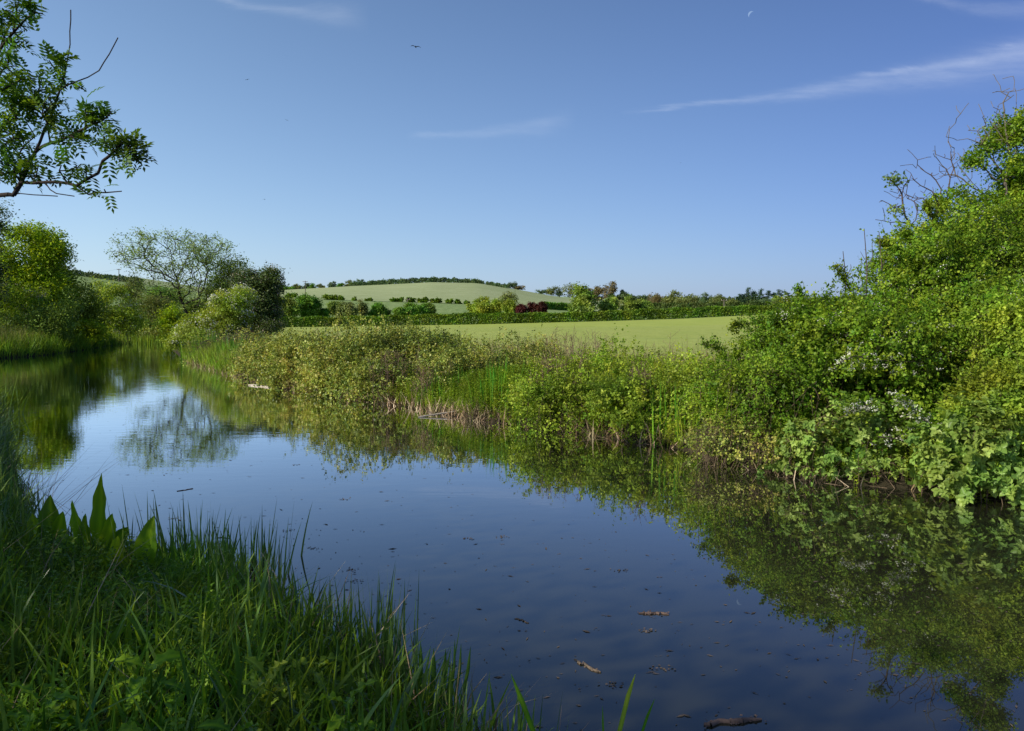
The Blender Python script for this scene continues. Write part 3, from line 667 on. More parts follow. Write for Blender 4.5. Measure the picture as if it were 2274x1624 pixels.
mound('bramble_bush', 'green bramble bank between the two reed clumps in the middle of the right bank', 'bramble',
      [mb(1480, 800, 12.9, 110, 1.0), mb(1380, 790, 14.0, 100, 1.1), mb(1570, 800, 12.2, 80, .9), eb(1400, 900, 12.6, 90, 65, .5)], 52000, 'vine', 18, .042, .033, (.6, 1.08), 'dia', canes=200, amp=.24, lf_f=2.3, cl=.35, bare=.1, cleaf=10, cane_r=.003)
mound('bramble_bush', 'olive green bramble bank overhanging the water right of the tall iris clump', 'bramble',
      [mb(1250, 812, 14.0, 110, 1.0), mb(1300, 800, 15.2, 120, 1.2), eb(1230, 900, 13.6, 70, 45, .4)], 38000, 'vine', 19, .043, .033, (.6, 1.08), 'dia', canes=150, amp=.22, lf_f=2.3, cl=.35, bare=.1, cleaf=10, cane_r=.003)
mound('bramble_bush', 'low olive bramble mound on the bank behind the willowherb', 'bramble',
      [mb(1110, 760, 18.0, 130, 1.2), mb(1210, 765, 18.6, 70, 1.0), mb(1010, 763, 17.5, 80, 1.0)], 34000, 'bramble', 20, .048, .037, (.65, 1.06), 'dia', canes=150, amp=.2, lf_f=2, cl=.35, bare=.05, cleaf=10)
mound('bramble_bush', 'tallest bramble mound on the bank standing against the far hedge', 'bramble',
      [mb(885, 722, 20.5, 110, 1.6), mb(800, 734, 20.0, 110, 1.5), mb(960, 740, 20, 80, 1.4), mb(860, 800, 18.5, 90, 1.0)], 80000, 'bramble', 21, .056, .044, (.65, 1.06), 'dia', canes=300, amp=.2, lf_f=1.8, cl=.28, cleaf=14)
mound('bramble_bush', 'long sloping bramble mound reaching the water left of the tallest mound', 'bramble',
      [mb(690, 746, 22.5, 100, 1.6), mb(610, 752, 24.5, 80, 1.6), mb(740, 800, 20.3, 80, 1.1), mb(650, 800, 21.8, 60, .8)], 54000, 'bramble', 22, .060, .046, (.65, 1.06), 'dia', canes=220, amp=.2, lf_f=1.8, cl=.35, cleaf=14)
mound('bramble_bush', 'small dark bramble clump at the field edge behind the green bank', 'bramble',
      [mb(1185, 757, 21.5, 55, .8)], 9000, 'bramble', 23, .042, .032, (.7, 1.05), 'dia', canes=60, amp=.25, lf_f=2.4, cane_mat='cane', cl=.5)
mound('dry_thicket', 'brown tangle of dead bramble stems in front of the dark hawthorn', 'thicket',
      [mb(520, 735, 33, 75, 1.4), mb(465, 748, 35, 40, 1.2)], 6500, 'bramble', 24, .07, .05, (.6, 1.08), 'dia', canes=900, amp=.22, lf_f=1.8, cane_mat='wood_dead', cl=.35, cane_r=.009, cleaf=1)

# ------------------------------------------------------------------ standing herbs on the right bank
def herbs(name, label, cat, XY, H, seed, mat='herb', lp=22, Ll=.07, Wl=.016, kind='stuff', stem='herb', sw=.006):
    r = np.random.default_rng(seed); n = len(XY); P = ground_pts(XY); g = Geo()
    Hs = H * r.uniform(.5, 1.05, n); ang = r.uniform(0, 2 * pi, n); ln = r.uniform(0, .18, n)
    blades(g, P, Hs, sw, ang, ln, np.zeros(n), .2, 2, r=r)
    k = lp; t = np.tile(np.linspace(.25, 1, k), n) ; rep = lambda q: np.repeat(q, k)
    d = np.stack([np.cos(rep(ang)), np.sin(rep(ang))], 1) * (rep(Hs * ln) * t)[:, None]
    Q = np.repeat(P, k, 0) + np.concatenate([d, (rep(Hs) * t)[:, None]], 1)
    a2 = np.tile(np.arange(k) * 2.4, n) + rep(r.uniform(0, 6, n)); D = np.stack([np.cos(a2), np.sin(a2), r.uniform(-.1, .9, n * k)], 1)
    N = unit(-D * .4 + A([0, 0, 1.]) + rand_dir(n * k, r) * .35)
    s = (1 - .45 * t) * r.uniform(.7, 1.2, n * k)
    leaves(g, Q, D, N, Ll * s, Wl * s, np.clip(rep(r.uniform(.2, .8, n)) + r.normal(0, .15, n * k), 0, 1), 'dia')
    c = P.mean(0); o = g.obj(name, M[mat], None, loc=c); return tag(o, label, cat, None, kind)
s1 = station(FAR_BANK, y=16.7)
r = np.random.default_rng(31)
XY = bank_xy(1500, r, s1 - .6, s1 + 4.6, .15, 2.2); herbs('willowherb', 'fresh green willowherb and nettles on the bank between the brambles', 'herbs', XY, .80, 31, Ll=.085, Wl=.022)
XY = bank_xy(2300, r, s1 - 6, s1 + 11.5, -.05, .75); herbs('willowherb', 'leafy green herbs fringing the waterline beneath the brambles', 'herbs', XY, .40, 32, mat='vine', lp=18, Ll=.055, Wl=.026)
XY = bank_xy(800, r, s1 + 3.5, s1 + 9.0, 1.6, 3.4); herbs('willowherb', 'leafy tops of nettles showing along the field edge', 'herbs', XY, .98, 33, mat='vine')
# dead hogweed and dock stems
def dead_stems(label, u, v0, Y, w, n, H, seed, group=None):
    r = np.random.default_rng(seed); c = pt(u, v0, Y); g = Geo()
    XY = A([c[0], Y]) + r.normal(size=(n, 2)) * A([w, w * .7]); P = ground_pts(XY)
    for p in P:
        h = H * r.uniform(.6, 1.05); a = r.uniform(0, 6.28); tip_ = p + A([math.cos(a) * h * .12, math.sin(a) * h * .12, h]); mid = (p + tip_) / 2 + r.normal(size=3) * .03
        polyline(g, [p, mid, tip_], .006, .003, r.uniform(0, 1), 4)
        for j in range(7):
            t = r.uniform(.45, 1); q = p + (tip_ - p) * t; e = q + A([r.normal() * .09, r.normal() * .09, r.uniform(.04, .2)]); polyline(g, [q, e], .003, .0018, r.uniform(0, 1), 3)
            m = 7; ss = np.linspace(.3, 1, m)[:, None]; leaves(g, q + (e - q) * ss + r.normal(size=(m, 3)) * .012, rand_dir(m, r), rand_dir(m, r), .022, .014, r.uniform(0, 1, m))
    o = g.obj('dead_weed', M['brown'], None, loc=(c[0], Y, gz(c[0], Y))); return tag(o, label, 'dead stems', group)
dead_stems('brown dead dock stems standing left of the bright green willowherb', 870, 800, 17.6, .28, 30, 1.05, 41)
dead_stems('thick stand of brown dead stems right of the tall iris clump', 1205, 850, 13.9, .16, 26, 1.15, 42)
dead_stems('brown dead stems rising from the bramble in the middle of the right bank', 1440, 870, 12.5, .12, 18, 1.1, 43)
dead_stems('thin brown stems above the green bank beside the reeds', 1265, 850, 13.7, .14, 14, 1.05, 44)
dead_stems('low brown seed heads behind the iris clump by the willowherb', 960, 830, 16.6, .25, 16, .9, 45)
dead_stems('spindly dead hogweed stems outlined against the bright field', 1330, 780, 18, .9, 26, 1.25, 46)
dead_stems('faint dead stems at the field edge right of the small bramble clump', 1255, 780, 20, .6, 26, 1.2, 47)
dead_stems('brown dead stems near the top of the long bramble slope', 735, 770, 24, .5, 22, 1.35, 48)
# iris and bur reed clumps along the far waterline
def wl(u, v): p = on_z(u, v, 0.) * .988; return (p[0], p[1])
for (u, v, n, H, W, sp_, lab, mt) in (
    (1110, 925, 60, 1.0, .030, .22, 'tall dark green iris clump leaning over the water in the middle of the bank', 'iris'),
    (985, 903, 50, .75, .026, .26, 'shorter iris clump among the bright willowherb', 'iris'),
    (1490, 975, 80, .9, .026, .30, 'dense upright iris clump beside the broken pale reeds', 'iris'),
    (1430, 970, 20, .7, .022, .10, 'thin iris clump left of the broken pale reeds', 'iris'),
    (822, 882, 24, .62, .028, .14, 'small yellow green iris clump at the foot of the tallest bramble mound', 'herb'),
    (765, 868, 40, .7, .026, .18, 'dark iris clump at the foot of the bramble slope', 'iris'),
    (655, 850, 26, .75, .024, .20, 'pale reeds rising by the water beyond the white floating branch', 'herb'),
    (600, 838, 20, .7, .026, .15, 'iris leaves directly behind the white floating branch', 'iris'),
    (462, 803, 90, 1.05, .034, .36, 'large dark green reed clump at the corner of the bank below the willow', 'iris'),
    (520, 815, 50, 1.0, .03, .35, 'thin reed clump right of the dark corner clump', 'iris'),
    (422, 795, 40, .9, .034, .3, 'light green reeds at the left tip of the bank', 'herb'),
    (1165, 938, 26, .7, .024, .18, 'sparse iris leaves right of the tall clump', 'iris'),
    (1525, 990, 24, .6, .02, .12, 'low iris leaves at the foot of the wild rose', 'herb'),
    (1225, 945, 22, .6, .022, .16, 'few iris leaves below the olive bramble', 'iris')):
    b = wl(u, v); clump('iris_clump', lab, 'reeds', b, int(n * 1.3), H * 1.08, W * 1.15, sp_, mt, int(u), .12, .08, 4)
# dry reed litter at the waterline
def litter(label, poly, s0, s1_, n, H, seed, mat='straw', W=.014, d0=-.18, d1=.3, lean=.9, name='reed_litter', droop=.3):
    r = np.random.default_rng(seed); XY = bank_xy(n, r, s0, s1_, d0, d1, poly); P = ground_pts(XY, .02); P[:, 2] = np.maximum(P[:, 2], -.01); g = Geo()
    blades(g, P, H * r.uniform(.3, 1.1, n), W * r.uniform(.5, 1.2, n), r.uniform(0, 6.28, n), np.abs(r.normal(lean, .5, n)), r.uniform(0, droop, n), r.uniform(0, 1, n), 2, r=r)
    o = g.obj(name, M[mat], None, loc=P.mean(0)); return tag(o, label, 'dead reeds', None, 'stuff')
sA = station(FAR_BANK, y=33.6); sZ = station(FAR_BANK, y=8.1)
litter('broken tan reed stalks lying along the far waterline', FAR_BANK, sA, sZ - 1, 1000, .26, 51)
litter('rusty brown dead sedge lining the foot of the far bank', FAR_BANK, sA, sA + 17, 1500, .36, 52, 'straw', .016, -.08, .9, .5, 'dead_sedge')
litter('pale broken reed stubs by the iris clumps', FAR_BANK, s1 - 6, s1 + 6.8, 620, .36, 53, 'straw', .024, -.12, .12, .45)
g = Geo(); r = np.random.default_rng(54)
XY = bank_xy(420, r, s1 + 2, sZ, -.1, .35); P = ground_pts(XY, 0.); P[:, 2] = np.maximum(P[:, 2], 0) ; E = P + rand_dir(420, r) * A([.3, .3, .22]) + A([0, 0, .14]); E[:, 2] = np.maximum(E[:, 2], .0)
tubes(g, P, E, np.full(420, .005), np.full(420, .0025), r.uniform(0, 1, 420), 4)
tag(g.obj('twig_litter', M['cane'], None, loc=P.mean(0)), 'tangled brown roots and twigs under the right hand bushes', 'twigs', None, 'stuff')
# rough grass on the bank
def grass_stuff(name, label, XY, H, W, mat, seed, lean=.25, droop=.3, seg=3, vr=(0, 1), sink=.03, hf=None):
    r = np.random.default_rng(seed); n = len(XY); P = ground_pts(XY, sink); g = Geo()
    v = np.clip(.5 + .35 * lump(P, seed, 1.3) + r.normal(0, .2, n), *vr)
    hh = H * r.uniform(.45, 1.1, n) * (1 + .2 * lump(P, seed + 1, 1.1))
    if hf is not None: hh = hh * hf(P)
    blades(g, P, hh, W * r.uniform(.6, 1.3, n), r.uniform(0, 6.28, n), np.abs(r.normal(0, lean, n)), np.abs(r.normal(0, droop, n)), v, seg, r=r)
    o = g.obj(name, M[mat], None, loc=P.mean(0)); return tag(o, label, 'grass', None, 'stuff')
r = np.random.default_rng(60)
grass_stuff('rough_grass', 'tall dry meadow grass on the bank below the hawthorns', bank_xy(26000, r, sA - 4, sA + 12, .2, 5.5), .62, .017, 'meadow', 61)
grass_stuff('rough_grass', 'green sedge fringe mixed through the dry grass near the bank corner', bank_xy(3000, r, sA - 3, sA + 10, -.05, 1.0), .75, .022, 'herb', 62)
grass_stuff('rough_grass', 'straw coloured grass along the edge of the bright field', bank_xy(12000, r, sA + 8, sZ - 2, 2.4, 6.5), .75, .010, 'meadow', 63, .15, .2)
grass_stuff('rough_grass', 'pinkish seed heads of dry grass at the field margin', bank_xy(5000, r, sA + 4, sZ - 3, 3.6, 8.5), .95, .012, 'brown', 64, .12, .15)

# ================================================================== BANK CORNER trees
Yw = 45.
g0 = pt(425, 722, Yw); g0[2] = gz(g0[0], Yw)
tree('willow_tree', 'airy spreading willow with thin pale foliage leaning left from the bank corner', 'willow', g0,
     [(*eb(385, 558, Yw, 128, 52, 3.6), 5), (*eb(300, 568, Yw, 48, 32, 1.6), .8), (*eb(450, 600, Yw, 80, 60, 2.2), 3.2), (*eb(360, 628, Yw, 70, 40, 2), 1.0), (*eb(470, 560, Yw - 1, 50, 34, 1.8), 1.2), (*eb(430, 655, Yw, 60, 40, 2), 1.3)],
     600, 'willow', 'bark_dark', per=20, sig=.18, Lf=.13, Wf=.05, seed=71, alpha=.32, step=.35, wob=.10, tip=.010, shell=.45,
     guides=([pt(418, 700, Yw), pt(407, 678, Yw), pt(398, 655, Yw), pt(395, 625, Yw), pt(383, 590, Yw - .4), pt(378, 555, Yw - .6)],
             [pt(392, 625, Yw), pt(362, 608, Yw + .3), pt(325, 600, Yw + .5), pt(290, 580, Yw + .6)],
             [pt(394, 612, Yw), pt(412, 580, Yw + .5), pt(432, 550, Yw + .8)],
             [pt(407, 678, Yw), pt(440, 664, Yw - .4), pt(452, 640, Yw - .5), pt(462, 600, Yw - .6)],
             [pt(397, 640, Yw), pt(358, 650, Yw - .4), pt(345, 668, Yw - .5)]), up=.2, parts=('trunk', 'crown'))
tree('hawthorn_tree', 'dark rounded hawthorn with fading blossom at the right of the bank corner group', 'hawthorn', (pt(575, 730, 42)[0], 42, gz(pt(575, 730, 42)[0], 42)),
     [(*eb(578, 662, 42, 44, 54, 1.3), 4), (*eb(552, 628, 42, 30, 28, 1.0), 1.3), (*eb(602, 625, 42, 20, 30, .8), .8), (*eb(560, 698, 42, 46, 28, 1.2), 1.4), (*eb(592, 694, 42, 28, 30, 1.0), 1), (*eb(560, 728, 42, 50, 16, 1.1), 1.3), (*eb(600, 725, 41, 26, 14, .8), .6)], 480, 'hawthorn_dark', 'bark_dark', per=90, sig=.21, Lf=.10, Wf=.075, seed=72, alpha=.35, step=.3, shell=.5,
     blossom='blossom_pink', nb=150, bl=.065, bsig=.16)
tree('alder_tree', 'dark olive rounded tree between the airy willow and the dark hawthorn', 'tree', (pt(505, 720, 46)[0], 46, gz(pt(505, 720, 46)[0], 46)),
     [(*eb(512, 618, 46, 42, 48, 1.5), 3), (*eb(490, 655, 46, 36, 40, 1.4), 1.2), (*eb(530, 668, 46, 36, 40, 1.3), 1)], 240, 'mid_green', 'bark_dark', per=44, sig=.24, Lf=.11, Wf=.07, seed=73, alpha=.3, step=.4, shell=.3)
tree('hawthorn_tree', 'bright hawthorn covered in white flowers in front of the dark one', 'hawthorn', (pt(515, 745, 38)[0], 38, gz(pt(515, 745, 38)[0], 38)),
     [(*eb(516, 693, 38, 36, 34, 1.0), 3), (*eb(535, 660, 38, 22, 22, .7), 1.0), (*eb(468, 705, 38, 28, 26, .8), 1.0), (*eb(490, 668, 38, 24, 18, .7), .8), (*eb(505, 725, 38, 44, 20, .9), 1.6)], 280, 'far_yellow', 'bark_dark', per=70, sig=.16, Lf=.09, Wf=.065, seed=74, alpha=.4, step=.3, shell=.4,
     blossom='blossom', nb=150, bl=.075, bsig=.12)
tree('flowering_shrub', 'low shrub with white flower heads at the tip of the bank beside the water', 'shrub', (pt(415, 775, 38)[0], 38, .3),
     [(*eb(412, 745, 37, 26, 28, .9), 2), (*eb(395, 762, 36, 16, 16, .6), 1), (*eb(440, 752, 36, 22, 22, .7), 1)], 150, 'far_yellow', 'cane', per=50, sig=.17, Lf=.09, Wf=.06, seed=75, alpha=.5, step=.3, shell=.3,
     blossom='blossom', nb=40, bl=.06, parts=('stems', 'foliage'), tip=.008)
for i, (u, v, ru, rv, Y, lf, lab, sd_) in enumerate((
    (390, 715, 42, 36, 52, 'maple', 'yellow green sallow bush under the leaning willow trunk', 76),
    (440, 700, 40, 34, 50, 'far_yellow', 'light green bush directly behind the willow trunk', 77),
    (330, 690, 44, 44, 66, 'far_olive', 'olive bush beyond the head of the water', 78),
    (290, 655, 30, 30, 72, 'far_olive', 'rounded olive tree behind the head of the water', 79),
    (365, 660, 40, 34, 70, 'far_green', 'green bush seen beneath the willow branches', 80),
    (425, 720, 20, 24, 44, 'vine', 'small pale bush at the foot of the willow', 84))):
    c = pt(u, v, Y); z0 = gz(c[0], Y); rz = rv * px(Y); rx = ru * px(Y)
    r = np.random.default_rng(sd_)
    tree('sallow_bush', lab, 'bush', (c[0], Y, z0), sub_blobs((c[0], Y, max(c[2], z0 + rz * .5)), rx, rx * .8, rz, 7, r, .55) + [(A([c[0], Y, z0 + rz * .4]), A([rx * .8, rx * .7, rz * .5]))], 150, lf, 'bark', per=56, sig=.26, Lf=.13, Wf=.085, seed=sd_, alpha=.4, step=.4, shell=.3, parts=('stems', 'foliage'), rmin=.01, k=4)
mound('hedge', 'low dark trimmed hedge closing the head of the water', 'hedge', [mb(300, 718, 62, 70, 1.0), mb(345, 722, 61.5, 50, .8), mb(250, 716, 64, 60, 1.0)], 15000, 'hedge', 81, .13, .10, (.8, 1.05), canes=10, amp=.08, lf_f=1.2)
mound('bramble_bush', 'bramble drooping over the water at the head of the river', 'bramble', [mb(345, 738, 60.2, 42, .8)], 6500, 'bramble', 82, .11, .085, (.75, 1.05), canes=60, amp=.14, lf_f=1.6, cane_r=.008)
clump('reed_bed', 'sunlit low reeds beside the water at the left of its far end', 'reeds', (-26.6, 55.0), 420, .85, .045, .9, 'herb', 83, .10, .05, 3, aniso=(1.5, 2.6))['kind'] = 'stuff'

# ================================================================== LEFT BANK
def bushtree(name, label, cat, comps, Y, leaf, nt, per, sig, Lf, seed, bark='bark', blossom=None, nb=0, bl=.06, Wk=.68, base_u=None, shell=.4, **kw):
    bl_ = []
    for (u, v, ru, rv, *w) in comps:
        b = eb(u, v, Y, ru, rv, ru * px(Y) * .8); bl_.append((b[0], b[1], (w[0] if w else ru * rv / 900.)))
    u0 = base_u or comps[0][0]; x0 = (u0 - U0) / F * Y
    return tree(name, label, cat, (x0, Y, gz(x0, Y)), bl_, nt, leaf, bark, per=per, sig=sig, Lf=Lf, Wf=Lf * Wk, seed=seed, alpha=.35, step=.4, shell=shell, blossom=blossom, nb=nb, bl=bl, rmin=.01, k=5, **kw)
bushtree('sycamore_tree', 'large bright sycamore lit yellow green on the left bank', 'tree', [(58, 575, 72, 62), (110, 560, 36, 38), (20, 620, 60, 60), (95, 640, 50, 50), (60, 520, 44, 20), (30, 690, 70, 50), (100, 690, 50, 40)], 46, 'maple', 380, 90, .30, .15, 91, base_u=50)
bushtree('sycamore_tree', 'darker sycamore showing behind the bright one with lobes against the sky', 'tree', [(118, 590, 34, 60), (100, 545, 34, 30), (145, 640, 20, 40), (130, 690, 30, 40)], 50, 'mid_green', 170, 70, .32, .17, 92, base_u=110)
bushtree('poplar_tree', 'dark leafy tree top at the left edge above the sycamore', 'tree', [(-25, 560, 40, 90), (2, 500, 18, 34), (-20, 470, 34, 40), (-20, 640, 40, 60)], 41, 'hawthorn_dark', 170, 60, .22, .11, 93, base_u=-30)
bushtree('hawthorn_tree', 'hawthorn with dull white blossom at the foot of the left sycamore', 'hawthorn', [(40, 670, 60, 50), (80, 690, 40, 44), (-10, 660, 50, 60), (40, 715, 70, 34)], 43, 'hawthorn', 230, 60, .2, .10, 94, blossom='blossom_pink', nb=60, bl=.06)
bushtree('hawthorn_tree', 'dark shaded bushes low on the left bank', 'hawthorn', [(30, 730, 80, 36), (110, 715, 50, 40), (150, 690, 26, 40), (60, 760, 90, 20)], 42, 'mid_green', 200, 70, .22, .11, 95)
bushtree('sallow_bush', 'glowing yellow green bush on the left bank right of the sycamore', 'bush', [(185, 660, 40, 42), (160, 700, 34, 34), (205, 700, 30, 34), (180, 730, 40, 24)], 48, 'far_yellow', 200, 60, .26, .13, 96)
bushtree('hawthorn_tree', 'green hawthorn with white flowers standing at the far left bank', 'hawthorn', [(248, 678, 44, 50), (225, 650, 26, 26), (280, 705, 34, 34), (245, 715, 40, 24), (250, 735, 40, 16)], 57, 'vine', 240, 64, .26, .13, 97, blossom='blossom', nb=70, bl=.07, base_u=250)
bushtree('sallow_bush', 'low yellow green bush beside the water at the left bank bend', 'bush', [(180, 735, 34, 26), (215, 740, 22, 20)], 46.5, 'maple', 110, 60, .2, .11, 98)
bushtree('sallow_bush', 'round olive bush between the left bank hawthorn and the willow', 'bush', [(312, 705, 34, 26), (335, 665, 26, 20)], 68, 'far_green', 90, 60, .28, .15, 99)
# cow parsley and rough grass of the left bank
sL = station(NEAR_BANK, y=12.); sL2 = station(NEAR_BANK, y=53.); sN = station(NEAR_BANK, y=6.3)
r = np.random.default_rng(101)
grass_stuff('rough_grass', 'dark shaded long grass covering the left bank', bank_xy(30000, r, sL + 6, sL2, -.1, 5.0, NEAR_BANK), .95, .03, 'grass', 102, .2, .4)
grass_stuff('rough_grass', 'brownish dry grass mixed through the shaded left bank', bank_xy(9000, r, sL + 8, sL2 - 8, .6, 5.0, NEAR_BANK), 1.15, .02, 'meadow', 103, .2, .3)
herbs('cow_parsley', 'grey green cow parsley and nettles under the left bank trees', 'herbs', bank_xy(1300, r, sL + 14, sL2 - 6, 1.5, 6.5, NEAR_BANK), 1.45, 104, 'far_blue', 24, .13, .05)
clump('reed_clump', 'arching sunlit reeds at the left edge just above the water', 'reeds', (-9.6, 13.1), 110, 1.05, .024, .36, 'herb', 105, .35, .5, 6, vr=(.1, 1))
clump('reed_clump', 'darker reeds at the left edge behind the arching ones', 'reeds', (-11.3, 15.4), 150, 1.1, .026, .5, 'sedge', 106, .2, .3, 5)
clump('reed_clump', 'shaded sedge tussock at the left edge overhanging the water', 'reeds', (-7.8, 10.0), 260, .6, .016, .36, 'sedge', 107, .45, .7, 6)
clump('reed_clump', 'nearest dark sedge tussock on the left bank above the dock leaves', 'reeds', (-6.9, 8.6), 240, .5, .014, .34, 'sedge', 108, .45, .7, 6)
grass_stuff('rough_grass', 'dark overhanging grass down the near left bank', bank_xy(12000, r, sN + 1, sL + 8, 0, 2.2, NEAR_BANK), .55, .014, 'sedge', 109, .35, .6, 5)

# ================================================================== NEAR ASH on the left, boughs reaching into the sky
Ya = 8.6
P_ = lambda u, v, dy=0.: pt(u, v, Ya + dy)
ash_base = (-8.9, 7.6, gz(-8.9, 7.6))
guides = ([A([-8.8, 7.7, 2.2]), P_(-260, 470, 0), P_(-90, 440, .1), P_(20, 432), P_(75, 433), P_(128, 436)],
          [P_(30, 434), P_(52, 395, .05), P_(75, 345, .1), P_(98, 290, .1), P_(118, 240, .15), P_(135, 195, .1), P_(150, 130, .1), P_(155, 70, .1), P_(157, 22, .1)],
          [P_(135, 200, .1), P_(160, 185), P_(195, 172), P_(220, 157, -.1), P_(243, 120, -.1), P_(262, 84, -.15)],
          [P_(80, 335, .1), P_(112, 318), P_(150, 305, -.1), P_(190, 285, -.15), P_(228, 268, -.2), P_(248, 250, -.2)],
          [P_(45, 405), P_(100, 405, -.1), P_(170, 413, -.2), P_(218, 385, -.2), P_(245, 345, -.25), P_(275, 315, -.3), P_(300, 340, -.3)],
          [P_(170, 413, -.2), P_(196, 432, -.2), P_(235, 428, -.25), P_(270, 425, -.3)],
          [P_(245, 345, -.25), P_(262, 310, -.3), P_(296, 320, -.3), P_(308, 362, -.3)],
          [P_(100, 405, -.1), P_(125, 430, -.2), P_(165, 436, -.2)],
          [P_(-90, 440, .1), P_(-60, 340, .4), P_(-40, 220, .6), P_(0, 110, .6), P_(60, 40, .5), P_(95, 30, .4)],
          [P_(-40, 220, .6), P_(20, 60, .7), P_(60, 10, .7), P_(110, -40, .7)])
def ablob(u, v, ru, rv, ry, w, dy=0.): b_ = eb(u, v, Ya + dy, ru, rv, ry); return (b_[0], b_[1], w)
blobs = [ablob(40, 190, 56, 76, .35, 1.9), ablob(105, 240, 36, 46, .25, 1.0), ablob(10, 320, 56, 90, .4, 1.9, .2), ablob(70, 385, 40, 30, .2, .5), ablob(212, 258, 30, 20, .12, .7, -.2),
         ablob(245, 325, 36, 26, .2, .42, -.3), ablob(290, 340, 22, 22, .14, .26, -.3), ablob(165, 375, 36, 18, .15, .45, -.2), ablob(128, 150, 14, 30, .15, .45), ablob(10, 60, 50, 60, .5, 1.3, .5), ablob(60, 16, 26, 12, .2, .3, .4), ablob(132, 22, 8, 7, .05, .1, .1),
         ablob(158, 300, 36, 20, .2, .5, -.1), ablob(225, 424, 30, 5, .06, .14, -.25), ablob(190, 200, 10, 10, .06, .06, .1), ablob(150, 60, 5, 30, .06, .08, .1), ablob(85, 75, 8, 8, .05, .06, .1),
         (A([-8.9, 8.6, 4.7]), A([1.5, 1.4, 1.2]), 4), (A([-10.3, 8.0, 4.2]), A([2.0, 2.0, 1.8]), 11), (A([-9.5, 5.6, 4.0]), A([2.0, 2.0, 1.6]), 9)]
tree('ash_tree', 'near ash tree reaching leafy boughs and bare twigs in from the upper left', 'ash tree', ash_base, blobs, 760, 'ash', 'bark_dark', per=3, sig=.035, Lf=.078, Wf=.032, seed=121,
     guides=guides, alpha=.3, step=.14, wob=.12, tip=.006, shell=.2, pin=True, k=6, expo=3.0)
# shrubs beside and behind the photographer on the left: they shade the near bank and part of the water
for i, (x, y, z, rx, rz, lab) in enumerate(((-7.4, 2.0, 2.6, 1.7, 2.6, 'leafy tree beside the near bank left of the frame'), (-7.0, 4.6, 1.9, 1.3, 1.9, 'rounded tree on the near bank beneath the ash'), (-6.4, -1.2, 3.0, 2.2, 3.0, 'tall tree behind the near bank'), (-10.2, .6, 3.2, 2.2, 3.0, 'broad tree further behind the near bank'),
                                       (-12.0, 5.0, 3.4, 2.6, 3.2, 'broad tree behind the ash'), (-14.6, 11.0, 3.0, 2.4, 3.2, 'tree left of the river beyond the ash'), (-11.5, 8.6, 2.6, 1.8, 2.4, 'dense tree tucked beside the ash trunk'), (-20.0, 17.0, 3.2, 3.0, 3.4, 'broad tree on the left bank outside the picture'),
                                       (-27.0, 24.0, 3.2, 3.2, 3.6, 'tall tree on the left bank outside the picture'), (-31.5, 31.0, 2.3, 2.6, 2.5, 'dense tree on the left bank left of the poplar'), (-31.5, 37.5, 2.2, 2.4, 2.4, 'dense tree on the left bank behind the poplar'))):
    r = np.random.default_rng(130 + i)
    tree('bank_tree', lab, 'tree', (x, y, gz(x, y)), sub_blobs((x, y, z), rx, rx, rz, 8, r, .6), 150, 'ash', 'bark_dark', per=30 if i in (0, 2) else 50, sig=.3, Lf=.16, Wf=.11, seed=130 + i, alpha=.35, step=.5, shell=.2, k=4, rmin=.01)

# ================================================================== UPPER RIGHT: bare branched ash behind the hawthorn
Yb = 13.2
Q_ = lambda zx, zy, dy=0.: pt(1917.6 + zx * .2431, 225.6 + zy * .2431, Yb + dy)
bx = (pt(2235, 800, Yb)[0], Yb + .1)
bare_base = (bx[0], bx[1], gz(*bx))
g1 = ([pt(2245, 640, Yb), Q_(1340, 1100), Q_(1310, 850), Q_(1300, 690), Q_(1350, 560), Q_(1320, 400), Q_(1290, 150), Q_(1275, 10)],
      [Q_(1300, 690), Q_(1220, 590), Q_(1150, 500), Q_(1080, 400), Q_(950, 340)], [Q_(1150, 500), Q_(1100, 400), Q_(1040, 270)],
      [Q_(1350, 560), Q_(1400, 430), Q_(1370, 250), Q_(1400, 60)], [Q_(1310, 850), Q_(1250, 640), Q_(1200, 560), Q_(1170, 420)],
      [Q_(1340, 1100), Q_(1150, 920), Q_(1080, 830), Q_(950, 690), Q_(870, 590)], [Q_(1080, 830), Q_(960, 760), Q_(840, 670), Q_(800, 540)], [Q_(1150, 920), Q_(1010, 870), Q_(900, 760), Q_(850, 680)], [Q_(1220, 720), Q_(1100, 600), Q_(1000, 560), Q_(900, 540)],
      [Q_(1320, 400), Q_(1240, 290), Q_(1200, 230)], [Q_(1290, 150), Q_(1240, 120), Q_(1210, 110)])
rb = np.random.default_rng(141)
tw = np.array([Q_(*p) for gl in () for p in gl]) if 0 else None
def twiggy(name, label, base, guides, n, spread, bark, seed, tip=.0045, leafb=None, leaf='hawthorn', nl=0, alpha=.12):
    r = np.random.default_rng(seed)
    pts_ = np.concatenate([A(gl[2:] if len(gl) > 3 else gl[1:]) for gl in guides]); T = pts_[r.choice(len(pts_), n)] + r.normal(size=(n, 3)) * spread * A([1, .6, 1]) + A([0, 0, spread * .5])
    N, par, R, tips = grow(A(base, float), T, guides, alpha, .12, .12, tip, 2.5, r)
    root = thing(name, label, 'tree', base); g = Geo(); skeleton(g, N, par, R, 0, 5); g.obj('trunk', M[bark], root, smooth=True)
    if leafb:
        g = Geo(); TT = in_blobs(leafb, nl, r, .1); cluster(g, TT, 26, .07, .05, .036, r, 'dia', .5); g.obj('crown', M[leaf], root)
        g2 = Geo()
    return root
